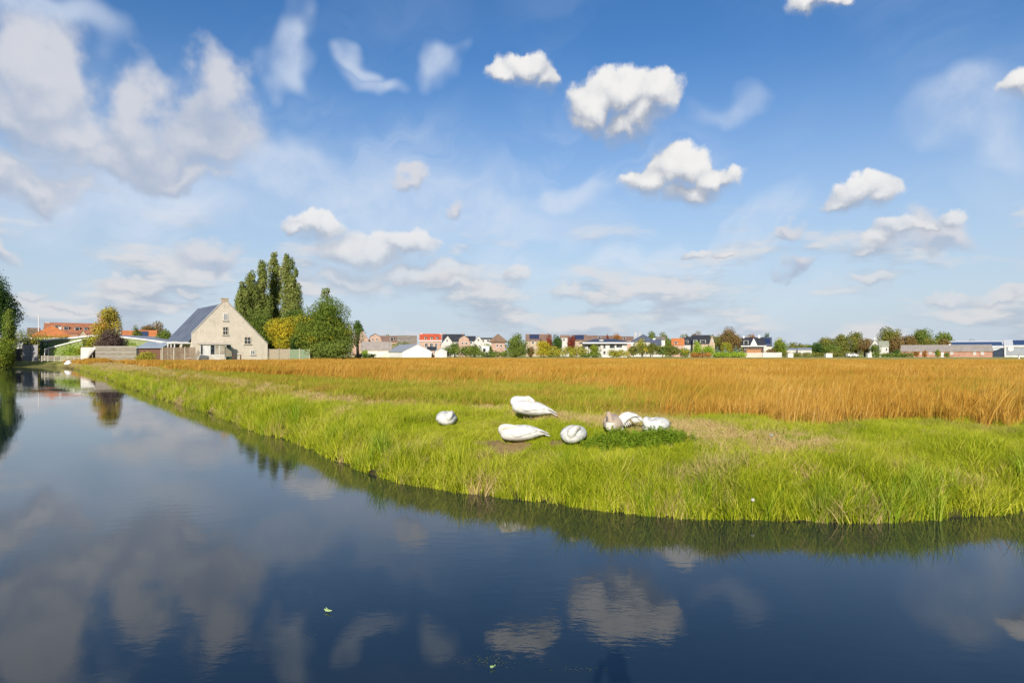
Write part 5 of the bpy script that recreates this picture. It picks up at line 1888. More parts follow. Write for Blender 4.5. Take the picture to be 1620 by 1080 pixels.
vehicle('white van parked closer to the tall tree group', 1342, 1350, 200, WHITE)
vehicle('white van parked closer to the farm cottage', 1351, 1358.5, 200, WHITE)
house('farm_cottage', 'white gabled cottage with pale green grey roof among trees', 1376, 1393, 225, 549, 537, 'gable', 8, PLASTER, R_GREYB, wins=[(1383, 1385.5, 543, 546.5, 0)], chim=[(1383, 1385.5, 534.5, WHITE)])
house('farm_cottage', 'white cottage side wing with pale sloping roof and small window', 1391, 1406, 222, 547.5, 540, 'eave', 9, PLASTER, tile_mat('pale_green_roof', (0.36, 0.37, 0.28), (0.28, 0.29, 0.21)), wins=[(1401, 1404, 550, 555, 0)])


def long_barn():
    Y = 212.0
    root = house('brick_barn', 'long low brick barn with brown sheet roof and white windows', 1424, 1568, Y, 555, 546, 'eave', 11, BRICK_RED, R_FIBRE, ov=.4, cat='barn',
                 wins=[(1455.5, 1459, 556.5, 560.5, 0), (1469, 1474, 556.5, 560), (1477, 1480, 557, 561, 0), (1503.5, 1508, 556.5, 560.5), (1539, 1543, 556, 561), (1550.5, 1555, 556, 561)], chim=[(1502.5, 1505.5, 544.5, WHITE)],
                 pane=mat('pale_glass', (0.45, 0.46, 0.45), (0.25, 0.26, 0.27), scale=2, rough=.2))
    Geo().box((gx(1489, Y) - root.location.x) * .82, (gx(1493, Y) - root.location.x) * .82, -.06, -.004, 0, gz(557, Y) - root.location.z).build('door', WHITE, root)


long_barn()
house('warehouse', 'white roofed warehouse with long row of solar panels behind the brick barn', 1494, 1588, 250, 548.5, 539.5, 'eave', 22, mat('pale_sheet_wall', (0.50, 0.52, 0.55), (0.44, 0.46, 0.49), rough=.6), rib_mat('white_sheet_roof', (0.66, 0.66, 0.66), (0.58, 0.58, 0.58), pitch=.5, rough=.5), cat='warehouse', solar=(.04, .985, .12, .74, 18, 2), trim=WHITE)
house('warehouse', 'lower white warehouse roof with a dark solar strip behind the barn', 1440, 1496, 262, 549.5, 545, 'eave', 16, PLASTER, MATS['white_sheet_roof'], cat='warehouse', solar=(.2, .95, .15, .6, 10, 1))


def grey_hall():
    Y = 222.0
    root = house('grey_hall', 'grey metal hall with white corners and solar roof at the field edge', 1588, 1700, Y, 547.5, 537.5, 'eave', 20, rib_mat('grey_sheet_wall', (0.27, 0.29, 0.32), (0.23, 0.25, 0.28), pitch=.4, rough=.5), MATS['white_sheet_roof'], cat='hall', solar=(.13, .95, .12, .9, 14, 2), trim=WHITE)
    c, z0 = root.location.x, root.location.z
    k_ = math.cos(math.atan2(c, Y))
    e0, e1 = (gx(1588, Y) - c) * k_, (gx(1700, Y) - c) * k_
    Geo().box(e0 - .05, e0 + .35, -.1, -.004, 0, gz(547.5, Y) - z0 - .25).build('corner_trim', WHITE, root)
    Geo().box(e0 + .36, e1, -.08, -.004, 0, .45).build('plinth', WHITE, root)
    V = [(math.cos(a) * .85, math.sin(a) * .85) for a in np.linspace(0, 6.283, 20, endpoint=False)]
    Geo().prism([((gx(1598, Y) - c) * k_ + a, gz(551.5, Y) - z0 + b_) for a, b_ in V], -.14, -.004, 'y').build('roundel', WHITE, root)


grey_hall()
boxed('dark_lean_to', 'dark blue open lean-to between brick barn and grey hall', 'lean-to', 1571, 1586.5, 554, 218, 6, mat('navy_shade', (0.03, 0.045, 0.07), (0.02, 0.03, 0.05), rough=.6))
x_, y_, z_ = at_ground(1612, 150)
mp = empty('marker_post', (x_, y_, z_), 'short white marker post standing in the meadow before the grey hall', 'post')
Geo().box(-.1, .1, -.1, .1, 0, .85).build('shaft', WHITE, mp)
Geo().box(-.12, .12, -.12, .12, .852, .95).build('cap', DARK, mp)

# ------------------------------------------------------------------ village trees, bushes and hedges
hedge('long bright green hedge behind the white garage', 702, 762, 545.5, 205, 'mid', depth=4)
tree('garden_tree', 'small green garden tree in front of the white gable house', 711, 727, 541, 562, 212, 'mid', 'round', stem=.08, leaf=1.5, dens=2.4)
tree('garden_tree', 'olive garden tree in front of the small dark blue roof', 743, 760, 541, 562, 214, 'olive', 'round', stem=.08, leaf=1.5, dens=2.4)
tree('garden_tree', 'low green garden tree between white terrace and thatched house', 764, 781, 543, 562, 212, 'bigmix', 'bush', stem=.05, leaf=1.5, dens=2.4)
tree('garden_tree', 'dark tree top behind the grey brown roof by the white barn', 606, 622, 528, 552, 285, 'mid', 'round', stem=.1, leaf=1.6, dens=2.2)
hedge('low green garden hedge between trailer and thatched house', 758, 800, 553.5, 203, 'mid', depth=2)
hedge('clipped dark green hedge at the foot of the big green tree', 561, 594, 558.5, 185, 'dark', depth=1.5)
hedge('clipped green hedge above the white barn roof', 623, 645, 538.5, 240, 'mid', depth=2)
tree('leafy_bush', 'small yellow green bush at the brown barn corner', 572, 583, 552, 563, 190, 'lime', 'bush', stem=0, cat='bush')
tree('round_bush', 'large round grey green bush before the tan brick house', 797, 834, 527, 563, 205, 'mid', 'bush', stem=0.0, cat='bush', leaf=1.6, dens=2.6)
tree('garden_tree', 'yellow leaved tree at the field edge before the round green tree', 845, 875, 536, 563, 203, 'yellow', 'bush', stem=0.03, leaf=1.6, dens=2.4)
tree('garden_tree', 'round dark green tree between the red maples', 873, 891, 526.5, 556, 222, 'dark', 'round', leaf=1.6, dens=2.6)
tree('maple_tree', 'small dark red maple behind the yellow tree', 864, 875, 526.5, 550, 235, 'red', 'round', leaf=1.6, dens=2.4)
tree('maple_tree', 'dark red maple beside the solar roofed brick house', 896, 912, 528, 554, 225, 'red', 'round', leaf=1.6, dens=2.4)
hedge('loose yellow green shrubs in front of the dark red maple', 872, 926, 546, 202, 'yolive', depth=4)
tree('leafy_bush', 'brown orange bush beside the round grey green bush', 833, 846, 544, 562, 208, 'brown', 'bush', stem=0, cat='bush')
tree('round_bush', 'round yellow green bush in front of the white villa', 930, 952, 544.5, 562, 198, 'bigmix', 'bush', stem=0.0, cat='bush', leaf=1.5, dens=2.6)
hedge('low dark hedge under the round yellow green bush', 920, 950, 557.5, 196, 'mid', depth=1.5)
hedge('mixed shrubs at the corner of the white villa', 964, 995, 552, 197, 'yolive', depth=3)
tree('maple_tree', 'rust coloured tree above the white villa roof', 969, 984, 525.5, 545, 275, 'rust', 'round', leaf=1.6, dens=2.4)
tree('maple_tree', 'thin dark red tree above the white villa chimney', 958, 965, 528, 545, 272, 'red', 'round', leaf=1.5, dens=2.4)
for i, (a, c, t, k_, lab) in enumerate([(992, 1012, 544, 'olive', 'first bushy orchard tree beside the white villa'), (1006, 1028, 543, 'olive', 'second orchard tree of the row, by the yellow sapling'),
                                        (1020, 1044, 542, 'olive', 'widest orchard tree in the middle of the row'), (1036, 1060, 544, 'mid', 'fourth orchard tree of the row, darker green'), (1052, 1078, 545, 'olive', 'last orchard tree of the row near the orange roof')]):
    tree('orchard_tree', lab, a, c, t, 563, 198 + (i % 2) * 3, k_, 'bush', stem=0.16, group='orchard trees along the field', leaf=1.6, dens=2.5, bark=BIRCH)
tree('orchard_tree', 'small yellow leaved sapling with white trunk in the orchard row', 1018, 1025, 549.5, 563, 195, 'yellow', 'round', stem=0.5, leaf=1.4, dens=2.4, bark=BIRCH, group='orchard trees along the field')
for (a, c, t, Yt, k_, lab) in [(1022, 1044, 523, 310, 'mid', 'dark green tree at the crest above the slate roof'), (1038, 1062, 526, 300, 'olive', 'olive tree sloping down beside the pale pink house'), (1050, 1070, 532, 290, 'mid', 'green tree between pale pink house and orange roof'),
                               (1076, 1096, 527, 320, 'olive', 'olive tree far behind the black roofed house'), (1090, 1112, 525, 330, 'brown', 'bare topped brownish tree far behind the black roofs'), (1112, 1132, 526, 325, 'olive', 'pale tree far behind the brick gable')]:
    tree('hillside_tree', lab, a, c, t, 552, Yt, k_, 'round', leaf=1.6, dens=2.2, group='trees on the village skyline')
tree('garden_tree', 'yellow blossoming tree in front of the slate roofed house', 1004, 1028, 534, 556, 215, 'yolive', 'round', leaf=1.5, dens=1.8)
tree('lime_bush', 'bright lime green bush below the black roofed house', 1092, 1112, 540, 563, 203, 'lime', 'bush', stem=0, cat='bush', leaf=1.5, dens=2.5)
tree('lime_bush', 'lime green round bush under the brick gable', 1110, 1131, 544, 563, 201, 'lime', 'bush', stem=0, cat='bush', leaf=1.5, dens=2.5)
tree('lime_bush', 'smaller lime bush next to the orchard row', 1074, 1094, 549, 563, 200, 'bigmix', 'bush', stem=0, cat='bush', leaf=1.5, dens=2.5)
hedge('low rusty brown beech hedge in front of lime green bushes', 1094, 1122, 556.3, 196, 'rust', depth=1.6)
tree('broad_tree', 'large brown crowned beech tree beside the dark roofed villa', 1136, 1176, 519, 560, 222, 'brown', 'round', stem=0.06, leaf=1.7, dens=2.5)
tree('broad_tree', 'green brown tree between brick gable and the brown beech', 1126, 1146, 527, 560, 235, 'olive', 'round', stem=0.06, leaf=1.7, dens=2.2)
tree('garden_tree', 'small yellow brown tree in front of the brown beech', 1138, 1158, 537, 562, 210, 'yolive', 'bush', stem=0.05, leaf=1.5, dens=2.2)
for (a, c, t, k_, lab) in [(1128, 1142, 548, 'blue', 'pale bluish conifer bush beside the lime bushes'), (1141, 1154, 549, 'blue', 'pale bluish conifer bush before the yellow brown tree'), (1157, 1171, 546, 'blue', 'tallest pale bluish conifer bush near the garden wall')]:
    tree('conifer_bush', lab, a, c, t, 563, 200, k_, 'cone', stem=0, cat='bush', leaf=1.4, dens=2.8, group='bluish conifers at the field edge')
hedge('bright green shrubs at the foot of the bluish conifers', 1130, 1178, 555, 198, 'lime', depth=1.6)
tree('maple_tree', 'orange autumn tree behind the dark roofed villa', 1178, 1200, 526, 548, 245, 'rust', 'round', leaf=1.6, dens=2.3)
tree('pine_tree', 'dark green pine behind the blue solar roof', 1204, 1220, 526.5, 550, 245, 'dark', 'round', leaf=1.6, dens=2.3)
tree('garden_tree', 'round olive tree at the end of the white garden wall', 1221, 1245, 535, 562, 205, 'bigmix', 'round', stem=0.05, leaf=1.6, dens=2.6)
tree('leafy_bush', 'low reddish shrub before the blue solar roof', 1208, 1230, 550, 561, 206, 'brown', 'bush', stem=0, cat='bush')
for (a, c, t, Yt, k_, lab) in [(1240, 1268, 541.5, 420, 'olive', 'distant rounded tree behind the greenhouses'), (1255, 1278, 543, 330, 'olive', 'dark tree between the two greenhouses'), (1264, 1292, 543.5, 430, 'mid', 'distant tree joining the tall tree group')]:
    tree('distant_tree', lab, a, c, t, 558, Yt, k_, 'round', stem=.05, leaf=1.6, dens=2.2, group='distant trees behind greenhouses')
hedge('low scrub between cream cabinet and tall tree group', 1240, 1300, 556, 204, 'olive', depth=3)
for (a, c, t, Yt, k_, lab) in [(1284, 1308, 540, 225, 'dark', 'dark low tree at the edge of the tall tree group'), (1293, 1322, 530, 250, 'olive', 'olive tree of the tall group beside the dark low tree'), (1316, 1348, 525, 255, 'olive', 'wide crowned tree in the middle of the tall group'),
                               (1340, 1366, 521.5, 252, 'olive', 'highest crown of the tall tree group'), (1356, 1380, 531, 240, 'brown', 'brownish tree of the tall group next to the white cottage'), (1300, 1330, 545, 222, 'mid', 'low green tree under the olive crowns')]:
    tree('field_tree', lab, a, c, t, 561, Yt, k_, 'round', stem=.10, leaf=1.7, dens=2.1, group='tall tree group beyond the field')
hedge('olive green hedge behind the parked white vans', 1314, 1344, 553, 204, 'olive', depth=3)
hedge('dark garden hedge around the white farm cottage', 1378, 1443, 557, 202, 'mid', depth=1.8)
tree('garden_tree', 'small green tree in front of the white farm cottage', 1377, 1393, 543, 561, 214, 'mid', 'round', stem=.1, leaf=1.5, dens=2.4)
for (a, c, t, Yt, k_, lab) in [(1390, 1424, 515, 262, 'olive', 'airy tall tree rising behind the farm cottage'), (1440, 1476, 515.5, 268, 'mid', 'tall green tree rising behind the brick barn'), (1477, 1510, 521.5, 272, 'mid', 'shorter green tree beside the white warehouse roof'),
                               (1402, 1430, 529, 250, 'brown', 'brownish tree beneath the airy tall tree'), (1424, 1452, 527, 252, 'brown', 'wide brown tree between the tall trees'), (1452, 1486, 533, 256, 'olive', 'olive undergrowth tree directly over the barn roof'), (1482, 1504, 535, 258, 'brown', 'low brown tree touching the warehouse roof')]:
    tree('farm_tree', lab, a, c, t, 558, Yt, k_, 'round', stem=.12, leaf=1.7, dens=2.1, group='trees behind the brick barn')
for (a, c, t, k_, lab) in [(1445, 1454, 553, 'rust', 'first clipped orange green bush against the brick barn'), (1459, 1467, 554, 'rust', 'second clipped orange bush between barn windows'), (1478.5, 1489, 552, 'bigmix', 'largest round bush against the brick barn'), (1492, 1502, 557, 'mid', 'low green bush by the barn door'), (1560, 1571, 556, 'bigmix', 'bush at the end corner of the brick barn')]:
    tree('barn_bush', lab, a, c, t, 563, 208, k_, 'bush', stem=0, cat='bush', leaf=1.3, dens=2.8, group='bushes along the brick barn')
tree('leafy_bush', 'dark round bush between cottage hedge and brick barn', 1414, 1424, 552, 561, 206, 'dark', 'bush', stem=0, cat='bush')
for (a, c, t, lab) in [(1532, 1543, 535, 'small round tree top showing over the middle of the warehouse roof'), (1556, 1572, 535, 'wider tree top showing over the warehouse roof near the grey hall')]:
    tree('distant_tree', lab, a, c, t, 556, 420, 'olive', 'round', stem=.05, leaf=1.6, group='distant tree tops over the warehouse')
# the far wood on the horizon, one mass
wb = []
rr_ = np.random.default_rng(77)
for a in np.arange(-200, 1900, 13):
    Yd = 620 + rr_.uniform(-60, 60)
    hgt = rr_.uniform(5, 11) * (0.75 if 1180 < a < 1300 else 1.0)
    wb.append((gx(a, Yd), Yd, hgt * .5 + 1.3, 9, 6, hgt * .55))
wd = leaf_cloud('far_woodland', wb, 26000, 1.6, lmat('olive'), None, 5)
tag(wd, 'low far off belt of woodland along the horizon', 'woodland', kind='stuff')

# ------------------------------------------------------------------ swans
def plumage(name, c1, c2, tint=None):
    m = bpy.data.materials.new(name)
    m.use_nodes = True
    b = NB(m.node_tree)
    p = m.node_tree.nodes['Principled BSDF']
    co = b.node('ShaderNodeTexCoord').outputs['Object']
    n = b.noise(b.v('MULTIPLY', co, (1, 2.5, 2.5)), 7.0, 5, 0.6)
    col = b.mix(b.ramp(n, 0.35, 0.7), c1, c2)
    if tint:
        a = b.node('ShaderNodeAttribute', attribute_name='neck').outputs['Fac']
        col = b.mix(b.m('MULTIPLY', a, b.ramp(n, 0.2, 0.8, 0.5, 1.0)), col, tint)
    b.put(p.inputs['Base Color'], col)
    p.inputs['Roughness'].default_value = 0.85
    p.inputs['Specular IOR Level'].default_value = 0.15
    p.inputs['Subsurface Weight'].default_value = 0.0
    w = b.node('ShaderNodeTexVoronoi')
    b.put(w.inputs['Vector'], b.v('MULTIPLY', co, (0.55, 1.0, 1.0)))
    w.inputs['Scale'].default_value = 34
    bn = b.node('ShaderNodeBump')
    bn.inputs['Strength'].default_value = 0.25
    bn.inputs['Distance'].default_value = 0.012
    b.put(bn.inputs['Height'], b.m('ADD', b.m('MULTIPLY', w.outputs['Distance'], -1.0), n))
    b.put(p.inputs['Normal'], bn.outputs[0])
    return m


M_SWAN = plumage('swan_plumage', (0.63, 0.625, 0.605), (0.47, 0.455, 0.42), (0.52, 0.44, 0.31))
M_CYG = plumage('cygnet_plumage', (0.34, 0.26, 0.20), (0.46, 0.38, 0.31), (0.30, 0.22, 0.17))
M_CYGPALE = plumage('cygnet_pale_plumage', (0.62, 0.57, 0.52), (0.48, 0.42, 0.37))
M_BILL = mat('orange_bill', (0.62, 0.22, 0.05), (0.5, 0.16, 0.04), rough=.45)
M_GBILL = mat('grey_bill', (0.12, 0.10, 0.10), (0.08, 0.07, 0.07), rough=.5)
M_LEG = mat('dark_leg', (0.035, 0.035, 0.04), (0.05, 0.05, 0.05), rough=.6)
M_FEATHER = mat('grey_white_feather', (0.62, 0.60, 0.57), (0.40, 0.38, 0.36), scale=9, rough=.8, stretch=(3, 1, 1))


def loft(rings, n=18):
    """rings: (x, y, z, ry, rz, pitch); closed body of elliptical sections across x"""
    V, Fc = [], []
    for (x, y, z, ry, rz_, pt) in rings:
        for i in range(n):
            a = 2 * math.pi * i / n
            yy, zz = math.cos(a) * ry, math.sin(a) * rz_
            zz *= 1.0 if zz > 0 else 0.88
            V.append((x - math.sin(pt) * zz, y + yy, z + math.cos(pt) * zz))
    for k in range(len(rings) - 1):
        for i in range(n):
            Fc.append((k * n + i, k * n + (i + 1) % n, (k + 1) * n + (i + 1) % n, (k + 1) * n + i))
    Fc += [tuple(range(n - 1, -1, -1)), tuple((len(rings) - 1) * n + i for i in range(n))]
    return V, Fc


def fuse(name, geo, m, parent, voxel=0.014, neck=None, smooth=6):
    """overlapping closed shapes become one continuous skin"""
    me = bpy.data.meshes.new(name)
    me.from_pydata(geo.V, [], geo.F)
    bm = bmesh.new()
    bm.from_mesh(me)
    bmesh.ops.recalc_face_normals(bm, faces=bm.faces)
    bm.to_mesh(me)
    bm.free()
    o = link(bpy.data.objects.new(name, me), parent)
    r = o.modifiers.new('skin', 'REMESH')
    r.mode = 'VOXEL'
    r.voxel_size = voxel
    s = o.modifiers.new('smooth', 'SMOOTH')
    s.iterations = smooth
    s.factor = 0.6
    dg = bpy.context.evaluated_depsgraph_get()
    me2 = bpy.data.meshes.new_from_object(o.evaluated_get(dg))
    o.modifiers.clear()
    o.data = me2
    me2.name = name
    me2.polygons.foreach_set('use_smooth', np.ones(len(me2.polygons), bool))
    if neck is not None:
        co = np.zeros(len(me2.vertices) * 3)
        me2.vertices.foreach_get('co', co)
        co = co.reshape(-1, 3)
        d = np.full(len(co), 1e9)
        for q in neck:
            d = np.minimum(d, np.linalg.norm(co - np.array(q), axis=1))
        at = me2.attributes.new('neck', 'FLOAT', 'POINT')
        at.data.foreach_set('value', np.clip(1.5 - d / 0.06, 0, 1).astype(np.float32))
    me2.materials.clear()
    me2.materials.append(m)
    return o


BODY = [(-.43, 0, .175, .03, .03, 0), (-.41, 0, .175, .10, .085, 0), (-.35, 0, .172, .165, .135, 0), (-.24, 0, .170, .215, .160, 0), (-.08, 0, .172, .242, .172, 0), (.08, 0, .175, .238, .168, 0), (.22, 0, .178, .200, .140, 0),
        (.33, 0, .180, .145, .100, 0), (.42, 0, .178, .095, .060, 0), (.50, 0, .172, .065, .032, 0), (.57, 0, .165, .035, .014, 0)]


def spline(P, n=28):
    P = [Vector(p) for p in P]
    out = []
    m = len(P) - 1
    for k in range(n + 1):
        t = k / n * m
        i = min(int(t), m - 1)
        f = t - i
        p0, p1, p2, p3 = P[max(i - 1, 0)], P[i], P[i + 1], P[min(i + 2, m)]
        out.append(0.5 * ((2 * p1) + (p2 - p0) * f + (2 * p0 - 5 * p1 + 4 * p2 - p3) * f * f + (3 * p1 - p0 - 3 * p2 + p3) * f ** 3))
    return out


def folded_wing(side, lift=0.0, spread=1.0):
    """closed feathered shell lying along the flank, three overlapping feather rows"""
    nu, nv = 30, 10
    V, Fc = [], []
    xs = np.linspace(-.30, .52, nu)
    B = np.array([(r[0], r[2], r[3], r[4]) for r in BODY])
    for layer in (1, 0):
        for i, x in enumerate(xs):
            t = (x + .30) / .82
            zc, ry, rz_ = (np.interp(x, B[:, 0], B[:, k]) for k in (1, 2, 3))
            lo = math.radians(np.interp(t, [0, .2, .6, 1], [20, -18, 8, 58]))
            hi = math.radians(np.interp(t, [0, .25, .7, 1], [62, 84, 88, 84]))
            step = (t * 3.2) % 1.0
            for j in range(nv):
                s = j / (nv - 1)
                a = lo + (hi - lo) * s
                edge = math.sin(math.pi * min(max(s, 0), 1)) ** .5
                o = (0.008 + 0.007 * step + lift * s) * layer * (0.35 + .65 * edge) + 0.004 - (1 - layer) * .02
                yy = math.cos(a) * (ry + o) * spread
                zz = math.sin(a) * (rz_ + o) * (1.0 if a > 0 else .9)
                V.append((x, side * yy, zc + zz + (0.012 * t if layer else 0)))
    N = nu * nv
    for i in range(nu - 1):
        for j in range(nv - 1):
            a = i * nv + j
            Fc.append((a, a + 1, a + nv + 1, a + nv))
            Fc.append((N + a, N + a + nv, N + a + nv + 1, N + a + 1))
    for i in range(nu - 1):
        for j in (0, nv - 1):
            a = i * nv + j
            Fc.append((a, a + nv, N + a + nv, N + a))
    for j in range(nv - 1):
        for i in (0, nu - 1):
            a = i * nv + j
            Fc.append((a, a + 1, N + a + 1, N + a))
    return Geo().add(V, Fc)


def quill(L, w, bend=0.03):
    """one long flight feather along +x"""
    n = 7
    V, Fc = [], []
    for k in range(n + 1):
        t = k / n
        ww = w * (0.35 + .65 * math.sin(math.pi * min(1, .15 + t * .8))) * (1 if k < n else .25)
        z = -bend * t * t
        V += [(L * t, -ww, z - .002), (L * t, 0, z + .006), (L * t, ww, z - .002), (L * t, 0, z - .004)]
    for k in range(n):
        for i in range(4):
            Fc.append((k * 4 + i, k * 4 + (i + 1) % 4, (k + 1) * 4 + (i + 1) % 4, (k + 1) * 4 + i))
    Fc += [(3, 2, 1, 0), (n * 4, n * 4 + 1, n * 4 + 2, n * 4 + 3)]
    return V, Fc


def sleeping_swan(spot, label, rz, side=1, scale=1.0, raised=0.0, tilt=0.0, neckpts=None, dz=0.0):
    x, y = SWAN_SPOTS[spot][:2]
    z = float(ground_z(np.array([x]), np.array([y]))[0])
    root = empty('swan', (x, y, z + dz), label, 'swan', 'swans resting on the bank', rz)
    root.scale = (scale,) * 3
    g = Geo()
    ct, st = math.cos(tilt), math.sin(tilt)

    def T(V):
        return [(a * ct + c * st, b_, -a * st + c * ct + raised) for a, b_, c in V]

    V, Fc = loft(BODY)
    g.add(T(V), Fc)
    s = side
    N = neckpts or [(-.33, 0, .20), (-.40, s * .03, .255), (-.385, s * .07, .315), (-.28, s * .105, .335), (-.16, s * .115, .325), (-.07, s * .105, .305)]
    sp = spline(T(N))
    rad = [np.interp(k / (len(sp) - 1), [0, .25, .5, .85, 1], [.095, .082, .066, .052, .046]) for k in range(len(sp))]
    g.tube(sp, rad, 12)
    h = sp[-1]
    d = (sp[-1] - sp[-4]).normalized()
    hp = [h - d * .02, h + d * .02, h + d * .06, h + d * .095, h + d * .115]
    g.tube(hp, [.036, .045, .046, .034, .018], 12)
    # plump rear under the tail
    fuse('body', g, M_SWAN, root, neck=[tuple(p) for p in sp[8:]])
    for q in (-1, 1):
        w = folded_wing(q)
        w.V = T(w.V)
        wo = w.build('wing', M_SWAN, root, True)
        for k in range(5):                      # the long flight feathers crossing over the tail
            V, Fc = quill(.30 - .025 * k, .024)
            a = math.radians(-q * (9 + 3.0 * k))
            V = [(.30 - .02 * k + a_ * math.cos(a) - b_ * math.sin(a), q * (.105 + .010 * k) + a_ * math.sin(a) + b_ * math.cos(a), .268 - .014 * k + c - a_ * .22) for a_, b_, c in V]
            Geo().add(T(V), Fc).build('feather', M_SWAN, wo, True)
    for k in range(5):                          # tail fan
        V, Fc = quill(.24, .022)
        a = math.radians((k - 2) * 8)
        V = [(.38 + a_ * math.cos(a) - b_ * math.sin(a), a_ * math.sin(a) + b_ * math.cos(a), .185 + c - a_ * .12 - .004 * abs(k - 2)) for a_, b_, c in V]
        Geo().add(T(V), Fc).build('tail_feather', M_SWAN, root, True)
    tip = h + d * .105
    bl = Geo().tube([tip, tip + d * .035, tip + d * .075, tip + d * .09], [.019, .017, .013, .006], 8).build('bill', M_BILL, root, True)
    Geo().tube([tip - d * .012 + Vector((0, 0, .014)), tip + d * .006 + Vector((0, 0, .017))], [.010, .009], 8).build('knob', M_LEG, bl, True)
    for q in (-1, 1):
        e = h + d * .062
        perp = d.cross(Vector((0, 0, 1))).normalized() * q
        c = e + perp * .040 + Vector((0, 0, .012))
        Geo().tube([c - perp * .004, c + perp * .006], [.007, .005], 8).build('eye', M_LEG, root, True)
    if raised > 0.02:
        for q in (-.07, .08):
            Geo().tube(T([(.02, q, .06)]) + [(.03, q, .03), (.03, q, 0.0)], [.018, .013, .013], 8).build('leg', M_LEG, root, True)
    return root


sleeping_swan(0, 'white swan curled up asleep apart from the others beside the dry strip', math.radians(100), side=-1, scale=0.98, dz=.03)
sleeping_swan(1, 'white swan standing asleep with head laid back on its wings', math.radians(-4), side=1, scale=1.06, raised=.085, tilt=math.radians(9),
              neckpts=[(-.33, 0, .20), (-.41, .03, .27), (-.38, .05, .33), (-.27, .07, .355), (-.17, .07, .375), (-.09, .03, .405), (-.03, -.01, .385)])
sleeping_swan(2, 'white swan lying with cream neck folded back beside the bare earth patch', math.radians(5), side=-1, scale=0.98)
sleeping_swan(3, 'white swan curled into a round ball next to the nettles', math.radians(74), side=-1, scale=1.02, dz=.0)
sleeping_swan(5, 'white swan asleep behind the nettles, past the grey cygnet', math.radians(52), side=1, scale=0.95, dz=.02)


def cygnet():
    x, y = SWAN_SPOTS[4][:2]
    z = float(ground_z(np.array([x]), np.array([y]))[0])
    root = empty('cygnet', (x, y, z + .02), 'grey brown young swan sitting up with one wing raised', 'swan', 'swans resting on the bank')
    ang = math.radians(66)
    ca, sa = math.cos(ang), math.sin(ang)

    def R(V):
        return [(a * ca - b_ * sa, a * sa + b_ * ca, c) for a, b_, c in V]

    V, Fc = loft([(a * .86, b_, c * 1.12, ry * .86, rz_ * 1.08, pt) for a, b_, c, ry, rz_, pt in BODY])
    g = Geo().add(R(V), Fc)
    sp = spline(R([(-.26, 0, .20), (-.33, 0, .30), (-.33, .02, .39), (-.31, .03, .45)]))
    g.tube(sp, [np.interp(k / (len(sp) - 1), [0, .4, 1], [.105, .066, .046]) for k in range(len(sp))], 12)
    h = sp[-1]
    d = Vector(R([(-.55, .15, -.80)])[0]).normalized()
    hd = [h + Vector((0, 0, .0)), h + d * .03 + Vector((0, 0, .015)), h + d * .075, h + d * .11]
    g.tube(hd, [.044, .049, .042, .026], 12)
    fuse('body', g, M_CYG, root, neck=[tuple(p) for p in sp[10:]])
    breast, Fb = loft([(-.40, 0, .16, .02, .03, 0), (-.385, 0, .165, .085, .09, 0), (-.33, 0, .17, .125, .125, 0), (-.24, 0, .165, .10, .10, 0)])
    Geo().add(R([(a, b_ * .9, c) for a, b_, c in breast]), Fb).build('breast', M_CYGPALE, root, True)
    Geo().tube([h + d * .10, h + d * .145, h + d * .185], [.022, .018, .008], 8).build('bill', M_GBILL, root, True)
    w = folded_wing(1)
    Geo().add(R([(a * .86, b_ * .88, c * 1.12) for a, b_, c in w.V]), w.F).build('wing', M_CYG, root, True)
    # the raised wing: arm, coverts and hanging flight feathers
    lead = spline([(.06, -.10, .24), (.13, -.10, .37), (.27, -.09, .425), (.42, -.07, .405)], 16)
    arm = Geo().tube(lead, [np.interp(k / 16, [0, .5, 1], [.045, .028, .014]) for k in range(17)], 8).build('raised_wing', M_CYGPALE, root, True)
    VV, FF = [], []
    dirs = []
    for k in range(17):
        t = k / 16
        a = math.radians(np.interp(t, [0, .5, 1], [-72, -48, -36]))
        dirs.append(Vector((math.cos(a), -.12, math.sin(a))))
        L = np.interp(t, [0, .4, 1], [.17, .17, .09])
        for j in range(5):
            q = lead[k] + dirs[-1] * L * j / 4 + Vector((0, -.03 * math.sin(math.pi * j / 4), 0))
            VV += [tuple(q + Vector((0, -.008, .004)))]
    for k in range(16):
        for j in range(4):
            a = k * 5 + j
            FF.append((a, a + 5, a + 6, a + 1))
    cv = mesh_obj('covert', VV, FF, M_SWAN, arm, True)
    cv.modifiers.new('thickness', 'SOLIDIFY').thickness = 0.012
    for k in range(14):
        t = k / 13
        i = min(16, int(round(t * 16)))
        L = np.interp(t, [0, .4, .8, 1], [.19, .24, .27, .25])
        V, Fc = quill(L, .021, .02)
        X = dirs[i]
        Yv = Vector((0, 0, 1)).cross(X).normalized()
        Z = X.cross(Yv)
        st_ = lead[i] + X * .03 + Vector((0, .006, 0))
        Geo().add([tuple(st_ + X * a + Z * b_ + Yv * c) for a, b_, c in V], Fc).build('feather', M_FEATHER, arm, True)


cygnet()

# ------------------------------------------------------------------ small things on the water and the bank
def float_leaf(name, label, px, py, L, col, n=5):
    x, y = gp(px, py, 0)
    root = empty(name, (x, y, 0.004), label, 'leaf', 'bits floating on the water', random.uniform(0, 6))
    m_ = mat('floating_leaf_' + name, col, tuple(c * .7 for c in col), scale=20, rough=.6)
    for k in range(n):
        a = random.uniform(-.6, .6) + (math.pi if k % 2 else 0)
        V, Fc = quill(L * random.uniform(.6, 1), L * .12, -.004)
        o = Geo().add([(p_[0] * math.cos(a) - p_[1] * math.sin(a), p_[0] * math.sin(a) + p_[1] * math.cos(a), p_[2] + .008 + .004 * k) for p_ in V], Fc).build('leaf', m_, root)


